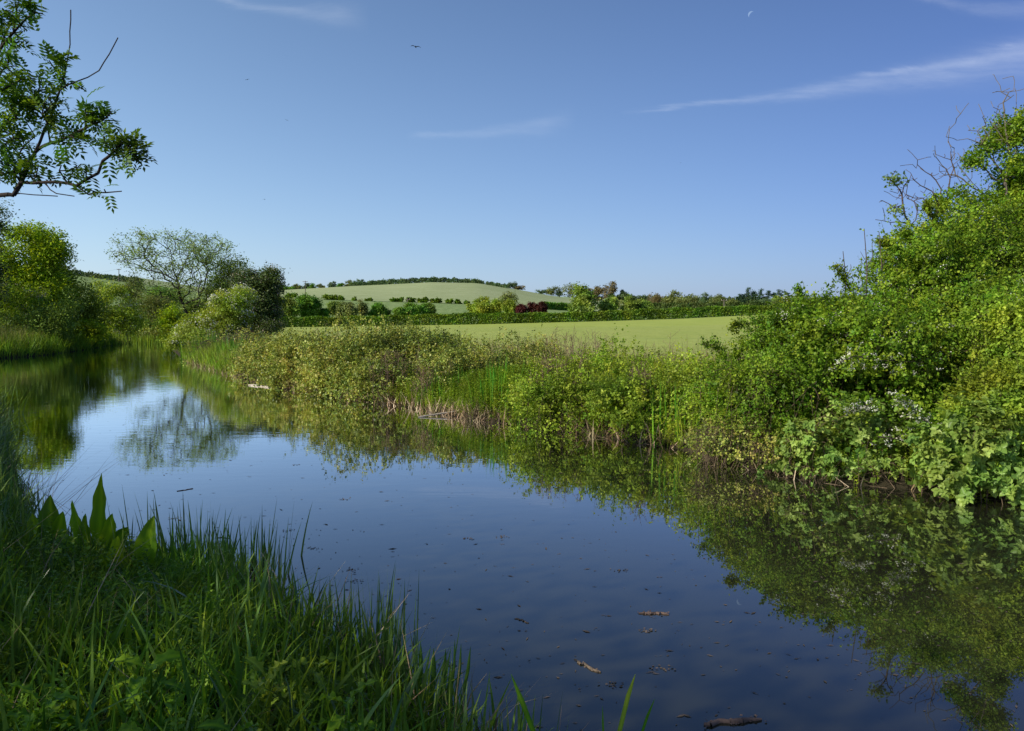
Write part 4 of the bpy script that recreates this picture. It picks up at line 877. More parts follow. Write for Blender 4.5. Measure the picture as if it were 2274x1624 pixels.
twiggy('ash_tree', 'pale stemmed ash with nearly bare twigs at the upper right edge', bare_base, g1, 190, .22, 'bark_pale', 142,
       leafb=[(*eb(2225, 300, Yb + .2, 34, 50, .3), 3), (*eb(2170, 355, Yb, 22, 22, .2), 1.2), (*eb(2200, 325, Yb, 24, 22, .2), 1), (*eb(2262, 285, Yb, 24, 40, .3), 3), (*eb(2240, 380, Yb, 36, 40, .3), 2.5), (*eb(2266, 365, Yb, 16, 30, .2), 1), (*eb(2190, 460, Yb, 50, 36, .4), 2), (*eb(2255, 430, Yb, 30, 50, .4), 3), (*eb(2130, 430, Yb, 26, 20, .2), .8)], nl=460)
g2_ = ([pt(2110, 560, 12.4), pt(2080, 524, 12.4), pt(2063, 516, 12.3), pt(2040, 510, 12.3), pt(2022, 500, 12.2), pt(2000, 493, 12.2), pt(1978, 494, 12.2), pt(1944, 488, 12.2)],
       [pt(2022, 500, 12.2), pt(2010, 480, 12.2), pt(2005, 455, 12.2), pt(2003, 432, 12.2), pt(1988, 410, 12.2), pt(1977, 398, 12.2)],
       [pt(2022, 500, 12.2), pt(2034, 488, 12.2), pt(2037, 470, 12.2), pt(2030, 446, 12.2)], [pt(2005, 455, 12.2), pt(1985, 462, 12.2), pt(1960, 446, 12.2)], [pt(2003, 432, 12.2), pt(2008, 412, 12.2), pt(2015, 404, 12.2)])
twiggy('dead_tree', 'small dead tree with a long bare branch pointing left against the sky', (pt(2110, 900, 12.4)[0], 12.4, .4), g2_, 45, .11, 'wood_dead', 143, .0045,
       leafb=[(*eb(1988, 402, 12.2, 7, 9, .05), 1), (*eb(1990, 468, 12.2, 10, 8, .05), 1)], nl=12, leaf='willow')
g3_ = ([pt(2130, 560, 12.8), pt(2085, 500, 12.8), pt(2076, 486, 12.8), pt(2066, 468, 12.8), pt(2056, 448, 12.8), pt(2049, 440, 12.8), pt(2030, 440, 12.8), pt(2012, 432, 12.8)],
       [pt(2076, 486, 12.8), pt(2084, 455, 12.8), pt(2090, 420, 12.8), pt(2078, 400, 12.8), pt(2055, 382, 12.8), pt(2037, 366, 12.8)],
       [pt(2084, 455, 12.8), pt(2070, 425, 12.8), pt(2044, 412, 12.8), pt(2030, 400, 12.8), pt(2022, 384, 12.8)],
       [pt(2100, 470, 12.8), pt(2106, 420, 12.8), pt(2110, 395, 12.8), pt(2100, 375, 12.8), pt(2085, 365, 12.8)], [pt(2110, 395, 12.8), pt(2118, 375, 12.8), pt(2112, 355, 12.8), pt(2111, 338, 12.8)])
twiggy('dead_tree', 'leafless grey tree rising between the dead branch and the pale ash', (pt(2120, 900, 12.8)[0], 12.8, .4), g3_, 75, .13, 'wood_dead', 144, .004,
       leafb=[(*eb(2088, 455, 12.8, 22, 26, .15), 1)], nl=30, leaf='hawthorn')
for i, (u, v0, v1, Y, lab) in enumerate(((1872, 620, 558, 11.4, 'thin bare shoot standing left above the hawthorn'), (1919, 620, 508, 11.4, 'pair of tall bare shoots above the hawthorn'), (1952, 610, 515, 11.6, 'straight bare shoot beside the long dead branch'))):
    g = Geo(); b = pt(u + 4, v0 + 60, Y); t_ = pt(u, v1, Y); r = np.random.default_rng(150 + i)
    mid = (b + t_) / 2 + A([.03, 0, 0]); polyline(g, [b, mid, t_], .012, .005, .5, 5)
    q = b + (t_ - b) * .45; polyline(g, [q, q + A([.1, 0, .2]), q + A([.09, 0, .42 if i == 1 else .25])], .007, .003, .5, 4); q = b + (t_ - b) * .6; polyline(g, [q, q + A([-.07, 0, .12])], .005, .002, .5, 4)
    tag(g.obj('bare_shoot', M['wood_dead'], None, True, b), lab, 'branch')
# arching sprays that stand clear of the hawthorn's left outline
def spray(label, pts_, seed, leaf='hawthorn', n=60, bark='bark', side=.12, r0=.012, Lf=.042):
    r = np.random.default_rng(seed); pts_ = A(pts_); root = thing('leafy_branch', label, 'branch', pts_[0]); gs = Geo(); gl = Geo()
    polyline(gs, pts_, r0, r0 * .3, .5, 5)
    for j in range(n):
        i = r.integers(0, len(pts_) - 1); q = pts_[i] + (pts_[i + 1] - pts_[i]) * r.uniform(); e = q + rand_dir(1, r)[0] * side * 1.5 * r.uniform(.3, 1.5) * (1.15 - .7 * i / (len(pts_) - 1)) + A([0, 0, side * .3])
        polyline(gs, [q, e], .003, .0015, .5, 3); k = 14; ss = r.uniform(.1, 1.05, (k, 1))
        leaves(gl, q + (e - q) * ss + r.normal(size=(k, 3)) * .02, rand_dir(k, r), unit(rand_dir(k, r) + A([0, 0, .6])), Lf * r.uniform(.6, 1.2, k), Lf * .7 * r.uniform(.6, 1.2, k), np.clip(r.normal(.5, .22, k), 0, 1))
    gs.obj('stem', M[bark], root, True); gl.obj('foliage', M[leaf], root); return root
sp = [
 ('long hawthorn spray arching left over the bright field', [(1800, 800), (1760, 745), (1720, 722), (1680, 716), (1640, 722), (1622, 735)], 11.2, 90, .12),
 ('lower rose spray drooping in front of the bright field', [(1740, 790), (1700, 765), (1660, 765), (1635, 790), (1625, 815)], 11.0, 80, .12),
 ('upright hawthorn spray against the distant pines', [(1860, 740), (1815, 700), (1785, 665), (1768, 645)], 11.3, 60, .10),
 ('hawthorn spray rising left of the bare shoots', [(1910, 690), (1885, 640), (1868, 610), (1850, 590)], 11.4, 50, .10),
 ('leafy spray crossing below the long dead branch', [(2050, 620), (2010, 575), (1975, 548), (1945, 535)], 11.8, 80, .11),
 ('dark leafy spray standing under the long dead branch', [(2070, 610), (2045, 565), (2020, 530), (2000, 512)], 11.9, 70, .10),
 ('thin leafy shoot beside the leafless grey tree', [(2110, 540), (2080, 500), (2062, 470), (2052, 452)], 12.1, 50, .08),
 ('rose shoots standing above the green bank', [(1640, 850), (1610, 800), (1590, 775), (1560, 765)], 11.8, 60, .12),
 ('hawthorn spray at the left shoulder of the great bush', [(1830, 760), (1790, 730), (1755, 712), (1715, 700)], 11.1, 70, .12)]
for i, (lab, ps, Y, n, sd2) in enumerate(sp): spray(lab, [pt(u, v, Y - .05 * j) for j, (u, v) in enumerate(ps)], 160 + i, n=n, side=sd2)

def blossom_spray(label, ps, Y, n, seed, sg=8):
    r = np.random.default_rng(seed); P3 = A([pt(u, v, Y) for u, v in ps]); root = thing('flowering_branch', label, 'branch', P3[0])
    g = Geo(); polyline(g, P3, .009, .004, .5, 5); g.obj('stem', M['bark'], root, True)
    i = r.integers(0, len(P3) - 1, n); t = r.uniform(size=(n, 1)); C0 = P3[i] + (P3[i + 1] - P3[i]) * t + r.normal(size=(n, 3)) * sg * px(Y)
    g = Geo(); cluster(g, C0, 16, .018, .018, .017, r, 'dia', .6, .2); g.obj('blossom', M['blossom'], root)
    g = Geo(); C1 = C0 + r.normal(size=(n, 3)) * .04; cluster(g, C1, 8, .04, .042, .032, r, 'dia', .5, .4); g.obj('foliage', M['hawthorn'], root)
blossom_spray('bright string of white blossom slanting across the dark hollow of the hawthorn', [(1985, 880), (2010, 895), (2040, 925), (2070, 945), (2095, 955)], 8.75, 60, 171, 7)
blossom_spray('white blossom spray on the left edge of the dark hollow', [(1880, 915), (1910, 905), (1945, 898)], 8.95, 30, 172, 6)
blossom_spray('scattered blossom high in the middle of the hawthorn', [(1850, 810), (1900, 790), (1940, 800), (2050, 805)], 9.4, 34, 173, 14)
blossom_spray('faint blossom spray low beneath the bright string', [(1950, 970), (1990, 975), (2010, 960)], 8.8, 10, 174, 12)

# ================================================================== FIELD EDGE: long hedge, field trees, hill bushes
def hedge(name, label, pts_, h, w, n, Lf, seed, leaf='hedge', over=.12):
    """pts_: list of (u, Y)"""
    r = np.random.default_rng(seed); XY = A([((u - U0) / F * Y, Y) for u, Y in pts_], float)
    seg = np.linalg.norm(np.diff(XY, axis=0), axis=1); cum = np.concatenate([[0], np.cumsum(seg)]); s = r.uniform(0, cum[-1], n)
    X = np.interp(s, cum, XY[:, 0]); Y = np.interp(s, cum, XY[:, 1]); a = r.uniform(-.25, 1, n) * pi * .5; a = r.uniform(-.1, 1.1, n) * pi
    hh = h * (1 + over * np.sin(s * .9 / max(h, 1) + seed) * np.sin(s * .37) + r.normal(0, over * .35, n))
    t = r.uniform(0, 1, n); side = r.choice([-1, 1], n, p=[.72, .28]); top = r.uniform(size=n) < .38
    off = np.where(top, r.uniform(-1, 1, n), side) * w * .5 * (1 + r.normal(0, .12, n)); zz = np.where(top, hh, hh * t)
    base_z = np.where(Y < 90, near_z(X, Y), far_z(X, Y))
    P = np.stack([X, Y + off, base_z + zz], 1); N = unit(np.stack([np.zeros(n), np.where(top, 0, side), np.where(top, 1., .15)], 1) + rand_dir(n, r) * .8)
    g = Geo(); leaves(g, P, rand_dir(n, r), N, Lf * r.uniform(.6, 1.3, n), Lf * .8 * r.uniform(.6, 1.3, n), np.clip(.45 + .3 * lump(P, seed, .4) + r.normal(0, .2, n), 0, 1))
    o = g.obj(name, M[leaf], None, loc=(XY[0, 0], XY[0, 1], base_z[0])); return tag(o, label, 'hedge')
hedge('hedge', 'long trimmed hedge along the far side of the bright field', [(480, 140), (700, 146), (900, 150), (1150, 152), (1450, 156), (1700, 158), (1990, 158), (2400, 160)], 1.75, 1.6, 60000, .34, 201)
hedge('hedge', 'second hedge running behind the long one on the right', [(1440, 300), (1560, 280), (1640, 262), (1800, 250), (2100, 250)], 3.2, 3, 9000, .7, 202, 'hedge_dark')
hedge('hedge', 'dark hedge at the foot of the pale hill behind the copper trees', [(1205, 322), (1235, 326), (1262, 330), (1300, 334)], 2.6, 3, 3500, .75, 203, 'far_green')
hedge('hedge', 'dark hedge along the crest of the pale hill', [(780, 668), (860, 664), (960, 660), (1020, 658), (1075, 655)], 2.8, 4, 5000, 1.5, 204, 'far_blue', .35)
hedge('hedge', 'thin hedge running down the right shoulder of the hill', [(1080, 650), (1105, 640), (1125, 630)], 2.2, 3, 900, 1.4, 205, 'far_blue', .3)
hedge('hedge', 'thin hedge crossing the hillside field above the left bank', [(120, 335), (170, 335), (220, 333), (270, 331), (320, 331)], 1.6, 3, 2500, .9, 206, 'far_blue', .3)
hedge('hedge', 'overgrown far hedge beneath the bronze trees', [(1350, 700), (1400, 730), (1450, 730), (1540, 700), (1700, 640)], 5.0, 6, 6000, 1.7, 207, 'hedge_dark', .4)
hedge('hedge', 'low hedge between the far field trees at centre right', [(1340, 420), (1420, 400), (1500, 380), (1600, 360)], 3.0, 3, 3000, 1.0, 208, 'far_olive', .3)
for i, row in enumerate((
    (643, 660, 46, 160, 'mid_green', 'dark green field tree furthest left behind the long hedge'), (688, 655, 44, 163, 'far_green', 'tall bright green tree second from the left behind the hedge'),
    (717, 684, 26, 165, 'far_green', 'small dark tree beside the tall bright one'), (744, 668, 26, 168, 'mid_green', 'slender green tree left of the bronze one'),
    (776, 667, 46, 156, 'far_olive', 'olive bronze tree rising through the left part of the hedge'), (806, 667, 22, 160, 'far_olive', 'narrow olive tree at the bronze tree\'s right side'),
    (837, 673, 30, 162, 'far_green', 'compact green tree standing alone left of the trio'), (862, 688, 22, 164, 'far_olive', 'stunted dull tree right of the compact green one'),
    (890, 681, 28, 160, 'far_green', 'left tree of the green trio behind the tallest bramble'), (920, 670, 38, 162, 'far_green', 'middle and tallest tree of the green trio'), (951, 674, 30, 164, 'mid_green', 'right tree of the green trio'),
    (1047, 674, 24, 165, 'far_yellow', 'cream yellow small tree left of the yellow green one'), (1071, 661, 44, 163, 'far_yellow', 'broad yellow green tree left of the copper trees'),
    (1101, 663, 28, 162, 'far_yellow', 'narrow yellow green tree in the middle of its row'), (1132, 664, 26, 161, 'far_yellow', 'yellow green tree next to the first copper one'),
    (1157, 671, 26, 160, 'far_red', 'leftmost dark red copper tree'), (1183, 671, 26, 160, 'far_red', 'middle dark red copper tree'), (1206, 671, 24, 159, 'far_red', 'rightmost dark red copper tree'),
    (1293, 638, 62, 156, 'mid_green', 'tallest green field tree in front of the long hedge\'s middle'), (1353, 655, 48, 160, 'mid_green', 'round dense tree right of the tallest field tree'),
    (1394, 662, 40, 160, 'mid_green', 'left half of the pair of joined rounded trees'), (1430, 663, 46, 161, 'mid_green', 'right half of the pair of joined rounded trees'))):
    u, vt, w, Y, lf, lab = row; cop = lf == 'far_red'
    midtree(u, vt, w, Y, lf, lab, 'tree', name='copper_tree' if cop else 'field_tree', n=130, per=50, trunk=.16 if w < 40 else .04, sparse=.7 if lab.startswith('tallest') else 1.)
midtree(1125, 645, 46, 200, 'far_olive', 'thin crowned pale tree behind the yellow green row', name='field_tree', n=90, per=12)
for i, row in enumerate((
    (1136, 626, 30, 655, 'far_blue', 'dark tree on the hill\'s right shoulder'), (1153, 633, 26, 655, 'far_brown', 'bronze bush beside the dark tree on the shoulder'), (1200, 642, 26, 700, 'far_blue', 'thin distant tree left of the bronze group'),
    (1226, 634, 30, 700, 'far_olive', 'distant olive tree on the skyline right of the hill'), (1263, 627, 34, 700, 'far_olive', 'sparse tall skyline tree above the big field tree'), (1243, 645, 20, 700, 'far_blue', 'low skyline bush between the olive and the sparse tree'),
    (1302, 634, 34, 720, 'far_brown', 'left bronze tree of the skyline group'), (1328, 628, 42, 720, 'far_brown', 'broad bronze tree in the middle of the skyline group'), (1356, 628, 30, 715, 'far_brown', 'warm brown tree at the right end of the skyline group'),
    (1380, 641, 14, 720, 'pine', 'small dark conifer after the brown skyline tree'), (1388, 650, 40, 710, 'far_blue', 'low dark bush under the small conifer'), (1425, 654, 40, 730, 'far_blue', 'dim far bush in the middle of the distant hedge'),
    (1447, 648, 24, 700, 'far_brown', 'leafless looking distant tree left of the big group'), (1461, 652, 28, 420, 'far_brown', 'bronze tree at the left of the right hand group'), (1488, 643, 44, 400, 'far_olive', 'tallest pale green tree of the right hand group'),
    (1521, 648, 40, 390, 'far_olive', 'rounded olive tree of the right hand group'), (1546, 656, 28, 410, 'far_olive', 'smaller olive tree right of the rounded one'), (1567, 650, 22, 640, 'far_blue', 'dark distant tree beyond the right hand group'),
    (1590, 656, 36, 420, 'far_olive', 'spreading olive tree before the utility pole'), (1622, 662, 34, 450, 'far_olive', 'low olive tree behind the utility pole'), (1605, 656, 20, 640, 'far_blue', 'faint tree above the utility pole'),
    (1690, 662, 40, 420, 'far_blue', 'wide dark bush beneath the pines'), (1725, 655, 50, 440, 'mid_green', 'round green tree half hidden by the hawthorn sprays'), (1770, 650, 60, 460, 'mid_green', 'green tree just above the hawthorn sprays'))):
    u, vt, w, Y, lf, lab = row; midtree(u, vt, w, Y, lf, lab, 'tree', name='distant_tree', n=60, per=30, trunk=-.05, sparse=.55 if 'sparse' in lab or 'leafless' in lab or 'thin' in lab else 1.)
for i, (u, vt, w) in enumerate(((1640, 650, 12), (1650, 655, 10), (1660, 640, 13), (1672, 643, 12), (1686, 642, 13), (1703, 646, 14), (1717, 650, 12), (1730, 645, 16), (1744, 648, 14))):
    midtree(u, vt, w, 640, 'pine', '%s pine of the dark row on the right skyline' % ('first', 'second', 'third', 'fourth', 'fifth', 'sixth', 'seventh', 'eighth', 'ninth')[i] + ' counting from the left', 'pine', 'bark_dark', name='pine_tree', n=46, per=22, shape='pine' if i % 3 else 'round', trunk=.25)
for i, (u, vt, w) in enumerate(((640, 631, 34), (662, 631, 22), (682, 626, 22), (697, 628, 20), (716, 630, 20), (737, 624, 22), (757, 627, 22), (776, 622, 24), (797, 620, 28), (822, 624, 26), (846, 624, 22), (868, 624, 22))):
    o = midtree(u, vt, w, 690 + 8 * (i % 3), ('far_green', 'far_olive', 'far_blue')[i % 3], '%s tree from the left in the wood on the hill crest' % ('first', 'second', 'third', 'fourth', 'fifth', 'sixth', 'seventh', 'eighth', 'ninth', 'tenth', 'eleventh', 'twelfth')[i], 'tree', name='woodland_tree', n=60, per=34, trunk=-.5, group='trees in the wood on the hill crest')
ords = ['first', 'second', 'third', 'fourth', 'fifth', 'sixth', 'seventh', 'eighth', 'ninth', 'tenth', 'eleventh', 'twelfth', 'thirteenth', 'fourteenth', 'fifteenth', 'sixteenth', 'seventeenth']
for i, (u, vt, w) in enumerate(((649, 650, 26), (729, 653, 24), (744, 656, 14), (760, 656, 14), (789, 660, 10), (815, 666, 5), (823, 663, 8), (876, 661, 13), (888, 660, 17), (912, 664, 26), (935, 664, 13), (945, 660, 13), (961, 665, 11), (972, 661, 14), (998, 663, 16), (1018, 666, 12), (1037, 668, 14))):
    midtree(u, vt, w, 331, 'hedge', '%s dark bush from the left in the row across the hillside' % ords[i], 'bush', name='hillside_bush', n=40, per=30, trunk=-.35, lf=.7, group='bushes in a row across the hillside')
# utility poles and a wire
def pole(u, v0, v1, Y, arm, label):
    b = pt(u, v1, Y); b[2] = gz(b[0], Y) - .2; t_ = pt(u, v0, Y); root = thing('utility_pole', label, 'utility pole', b)
    g = Geo(); polyline(g, [b, t_], .18, .13, .5, 8); g.obj('pole', M['pole'], root, True)
    g = Geo(); q = t_ - A([0, 0, .35]); polyline(g, [q - A([arm, 0, 0]), q + A([arm, 0, 0])], .1, .1, .5, 4); g.obj('crossarm', M['pole'], root)
    for s_ in (-.9, 0, .9):
        g = Geo(); c = q + A([s_ * arm, 0, .05]); polyline(g, [c, c + A([0, 0, .3])], .07, .05, .8, 6); g.obj('insulator', M['log'], root)
    return t_
t1 = pole(678, 624, 655, 335, 1.1, 'wooden utility pole before the wood on the left of the hill')
t2 = pole(905, 663, 680, 250, .8, 'wooden utility pole among the bushes of the hillside row')
t3 = pole(1608, 665, 688, 220, .8, 'wooden utility pole beyond the long hedge on the right')
t4 = pole(264, 597, 626, 320, .9, 'wooden utility pole on the left hillside beside the willow')
g = Geo(); a_ = t4 - A([0, 0, .1]); b_ = pt(60, 592, 330); n_ = 12
polyline(g, [a_ + (b_ - a_) * i / n_ - A([0, 0, 2.5 * 4 * (i / n_) * (1 - i / n_)]) for i in range(n_ + 1)], .022, .022, .5, 4)
tag(g.obj('power_line', M['dark'], None, loc=a_), 'thin overhead wire running left from the hillside pole', 'wire')

# ================================================================== SKY things: moon and small birds
mc = pt(1669, 33, 6000.); g = Geo(); Rm = 7.6 * px(6000.); n_ = 24; V = []
ax = unit(A([-.80, 0, .60])); ay = unit(A([.60, 0, .80]))
for i in range(n_ + 1):
    t = -pi / 2 + pi * i / n_; V.append(mc + Rm * (ax * math.cos(t) + ay * math.sin(t))); V.append(mc + Rm * (ax * math.cos(t) * .48 + ay * math.sin(t)))
g.add(V, [[2 * i, 2 * i + 1, 2 * i + 3, 2 * i + 2] for i in range(n_)], .5)
mm, nt, out = newmat('moon_glow'); e = nd(nt, 'ShaderNodeEmission'); gm = nd(nt, 'ShaderNodeNewGeometry')  # crescent glows by emission; sunlight and phase are put into colour and shape
nt.links.new(mixc(nt, noise(nt, gm.outputs['Position'], .12, 3), (.22, .36, .62), (.33, .47, .73)), e.inputs[0]); nt.links.new(e.outputs[0], out.inputs[0])
tag(g.obj('moon', mm, None, loc=mc), 'pale crescent moon high in the blue sky', 'moon')
def bird(u, v, Y, span, label, roll=0.1, seed=1):
    c = pt(u, v, Y); root = thing('bird', label, 'bird', c); s = span / 2; ca, sa = math.cos(roll), math.sin(roll)
    rt = lambda q: A([q[0] * ca - q[2] * sa, q[1], q[0] * sa + q[2] * ca]) * s + c
    g = Geo(); n = 7; prof = [.0, .09, .13, .14, .11, .06, .02]; ys_ = np.linspace(-.38, .42, n); ring = []
    for y, pr in zip(ys_, prof):
        for k in range(8): a = k * pi / 4; ring.append(rt((math.cos(a) * pr, y, math.sin(a) * pr * .9)))
    g.add(ring, [[i * 8 + k, i * 8 + (k + 1) % 8, (i + 1) * 8 + (k + 1) % 8, (i + 1) * 8 + k] for i in range(n - 1) for k in range(8)], .5); g.obj('body', M['dark'], root, True)
    for sg in (-1, 1):
        g = Geo(); st = [(.08, -.12, .2, .02), (.45, -.18, .16, .14), (.75, -.05, .2, .12), (1.0, .22, .28, .02)]; V = []
        for x_, y0, y1, z in st: V += [rt((sg * x_, y0, z)), rt((sg * x_, y1, z - .02))]
        g.add(V, [[2 * i, 2 * i + 1, 2 * i + 3, 2 * i + 2] for i in range(3)], .6); g.obj('wing', M['dark'], root)
    g = Geo(); g.add([rt((-.05, .34, 0)), rt((.05, .34, 0)), rt((.16, .75, 0)), rt((0, .6, 0)), rt((0, .6, 0)), rt((-.16, .75, 0))], [[0, 1, 3, 5], [1, 2, 3, 3]][:1], .5)
    g.add([rt((0, .34, 0)), rt((.05, .34, 0)), rt((.16, .75, 0)), rt((0, .6, 0))], [[0, 1, 2, 3]], .5); g.obj('tail', M['dark'], root)
bird(923, 104, 24, .32, 'largest dark bird flying high left of centre in the sky', -.15)
bird(549, 177, 46, .24, 'tiny bird in the upper left sky', .2)
bird(637, 267, 46, .24, 'tiny bird below and right of the upper left one', -.3)
bird(587, 443, 50, .24, 'tiny bird low in the sky above the dark hawthorn', .1)
bird(1511, 362, 60, .16, 'minute bird alone in the right half of the sky', .1)

# ================================================================== WATER SURFACE things
def stick(label, u0, v0, u1, v1, rad, mat='wetwood', name='floating_stick', crust=0, seed=1, lift=0.):
    a = on_z(u0, v0, 0.); b = on_z(u1, v1, 0.); r = np.random.default_rng(seed); n = 9
    ps = [a + (b - a) * i / n + A([r.normal() * .006, r.normal() * .008, rad * .35 + lift * i / n]) for i in range(n + 1)]
    g = Geo(); ps = A(ps); R = rad * (1 + r.normal(0, .12, n + 1)); R[0] *= .5; R[-1] *= .5; tubes(g, ps[:-1], ps[1:], R[:-1], R[1:], r.uniform(0, 1, n), 7)
    if crust:
        P = a + (b - a) * r.uniform(0, 1, (crust, 1)) + r.normal(size=(crust, 3)) * A([rad, rad * 1.3, .0]) + A([0, 0, rad * .5]); leaves(g, P, rand_dir(crust, r) * A([1, 1, .25]), A([[0, 0, 1.]]) + rand_dir(crust, r) * .4, .018, .014, r.uniform(.5, 1, crust))
    return tag(g.obj(name, M[mat], None, True, a), label, 'stick')
stick('white bleached branch floating by the far bank', 552, 856, 610, 862, .03, 'log', 'floating_branch', seed=1)
stick('crusted stick floating at the bottom of the water right of centre', 1562, 1609, 1690, 1598, .013, crust=50, seed=2)
stick('slanting pale stick floating in the lower middle water', 1277, 1468, 1332, 1494, .008, 'debris', crust=8, seed=3)
stick('thin dark stick floating level to the right of centre', 1420, 1363, 1486, 1365, .009, crust=20, seed=4)
stick('tiny twig floating between the two lower sticks', 1144, 1374, 1176, 1384, .005, 'debris', seed=5)
stick('thin stick floating in the pale water left of centre', 392, 1092, 428, 1086, .006, seed=6)
stick('dark stick on the pale water below the willow reflection', 482, 1194, 512, 1196, .005, seed=7)
stick('thin pale branch lying out over the water under the willowherb', 930, 927, 1060, 920, .016, 'log', 'floating_branch', seed=8, lift=.12)
stick('dark branch slanting into the water at the willowherb', 925, 892, 965, 925, .012, 'wood_dead', 'fallen_branch', seed=9)
stick('pale broken reed slanting into the water left of the willowherb', 722, 868, 690, 882, .014, 'log', 'broken_reed', seed=10)
# floating bits too many to count
r = np.random.default_rng(301); g = Geo(); n = 1300
UVs = np.stack([r.uniform(20, 2274, n * 2), 760 + 864 * r.uniform(0, 1, n * 2) ** 1.1], 1); P = A([on_z(u, v, .0025) for u, v in UVs]); P = P[water_sd(P) < -.15]
den = lump(P, 9, .6) + .5 * lump(P, 10, 2.2) + r.uniform(-.5, .9, len(P)); P = P[den > -.05][:n]; n = len(P)
size = (.005 + .018 * r.beta(1, 4, n)) * (1 + .035 * P[:, 1]); D = rand_dir(n, r) * A([1, 1, 0]) + 1e-4; Nn = A([[0, 0, 1.]]) + rand_dir(n, r) * .06
D = D * A([1, .45, 1]); leaves(g, P, D, Nn, size * r.uniform(1.5, 4.5, n), size * r.uniform(.5, 1.3, n), r.uniform(0, .8, n), 'dia', .05)
cl = P[r.choice(n, 24)]; cp = np.repeat(cl, 14, 0) + r.normal(size=(24 * 14, 3)) * A([.035, .02, 0]); cp[:, 2] = .004; m = len(cp)
leaves(g, cp, rand_dir(m, r) * A([1, 1, .1]), A([[0, 0, 1.]]) + rand_dir(m, r) * .3, .02, .015, r.uniform(.2, 1, m), 'dia', .2)
tag(g.obj('floating_debris', M['debris'], None, loc=P.mean(0)), 'scattered brown scum and bud scales floating on the water', 'debris', None, 'stuff')

# ================================================================== FOREGROUND bank
def fg_points(n, r, dmin, dmax, xr=(-7, 3.), yr=(1.2, 8.5)):
    XY = np.stack([r.uniform(*xr, n * 6), r.uniform(*yr, n * 6)], 1); d = water_sd(XY); XY = XY[(d > dmin) & (d < dmax) & (right_side(XY) < .5)]
    u = U0 + F * XY[:, 0] / XY[:, 1]; XY = XY[(u > -700) & (np.hypot(XY[:, 0], XY[:, 1]) > 1.7)]
    return XY[:n]
def fg_h(P):
    u = U0 + F * P[:, 0] / P[:, 1]
    k = np.exp(-((u - 200) / 190.) ** 4)
    return 1 - .52 * k * (P[:, 1] > 3.6)
r = np.random.default_rng(401)
grass_stuff('long_grass', 'dense dark long grass on the near bank in shade', fg_points(11000, r, .05, 6), .36, .016, 'grass', 402, .3, .5, 5, hf=fg_h)
grass_stuff('short_grass', 'short fine grass beneath the long grass on the near bank', fg_points(20000, r, .1, 6), .22, .008, 'grass', 403, .4, .5, 4)
grass_stuff('sedge', 'upright sedge leaves growing along the near water edge', fg_points(2000, r, -.22, .28), .54, .025, 'sedge', 404, .10, .14, 5, (.1, 1), .12, hf=fg_h)
grass_stuff('sedge', 'taller bluish sedge scattered through the near bank grass', fg_points(1700, r, .25, 3.4), .50, .022, 'sedge', 405, .22, .38, 6, (.2, 1), hf=fg_h)
XY = fg_points(1300, r, .5, 5); herbs('ground_cover', 'low leafy herbs filling the gaps of the near bank grass', 'herbs', XY, .27, 406, 'grass', 12, .06, .034)
XY = fg_points(260, r, .6, 4); herbs('ground_cover', 'feathery pale herbs scattered in the near grass', 'herbs', XY, .36, 407, 'dock', 26, .05, .012)
litter('bent dead grass stems matted through the near grass', NEAR_BANK, station(NEAR_BANK, y=3.3) - 1.5, station(NEAR_BANK, y=7.), 500, .42, 409, 'straw', .006, .1, 2.6, .5, 'dead_grass', .6)
litter('dead pale reed leaves caught in the near sedge', NEAR_BANK, station(NEAR_BANK, y=3.4) - .6, station(NEAR_BANK, y=5.3), 190, .45, 408, 'straw', .010, -.15, .35, .28, 'dead_reeds', .5)
def bigleaf(g, base, yaw, pitch, Ln, Wd, curve, fold, r, v=.5, seg=12, wave=.012, twist=0., stalk=.18):
    d = A([math.cos(yaw), math.sin(yaw), 0]); s0 = A([-math.sin(yaw), math.cos(yaw), 0]); p = A(base, float); ph = pitch; rows = []
    ph0 = r.uniform(0, 6)
    for i in range(seg + 1):
        t = i / seg; dirv = d * math.cos(ph) + A([0, 0, math.sin(ph)]); nrm = -d * math.sin(ph) + A([0, 0, math.cos(ph)])
        if i: p = p + dirv * Ln / seg; ph -= curve / seg
        tt = max(0, (t - stalk) / (1 - stalk)); w = Wd * .5 * (math.sin(pi * min(1, tt ** .75)) ** .8 if 0 < tt < 1 else 0) + .005 * (1 - t)
        s = s0 * math.cos(twist * t) + nrm * math.sin(twist * t); n2 = np.cross(s, dirv) * -1
        wv = wave * math.sin(t * 23 + ph0) * (w / (Wd * .5)); rows += [p - s * w + n2 * (w * fold + wv), p - s * w * .5 + n2 * w * fold * .45, p + A([0, 0, 0.]), p + s * w * .5 + n2 * w * fold * .45, p + s * w + n2 * (w * fold - wv)]
    Q = [[5 * i + k, 5 * i + k + 1, 5 * i + k + 6, 5 * i + k + 5] for i in range(seg) for k in range(4)]
    vv = np.tile([v, v * .8, min(1, v + .35), v * .8, v], seg + 1); g.add(rows, Q, vv)
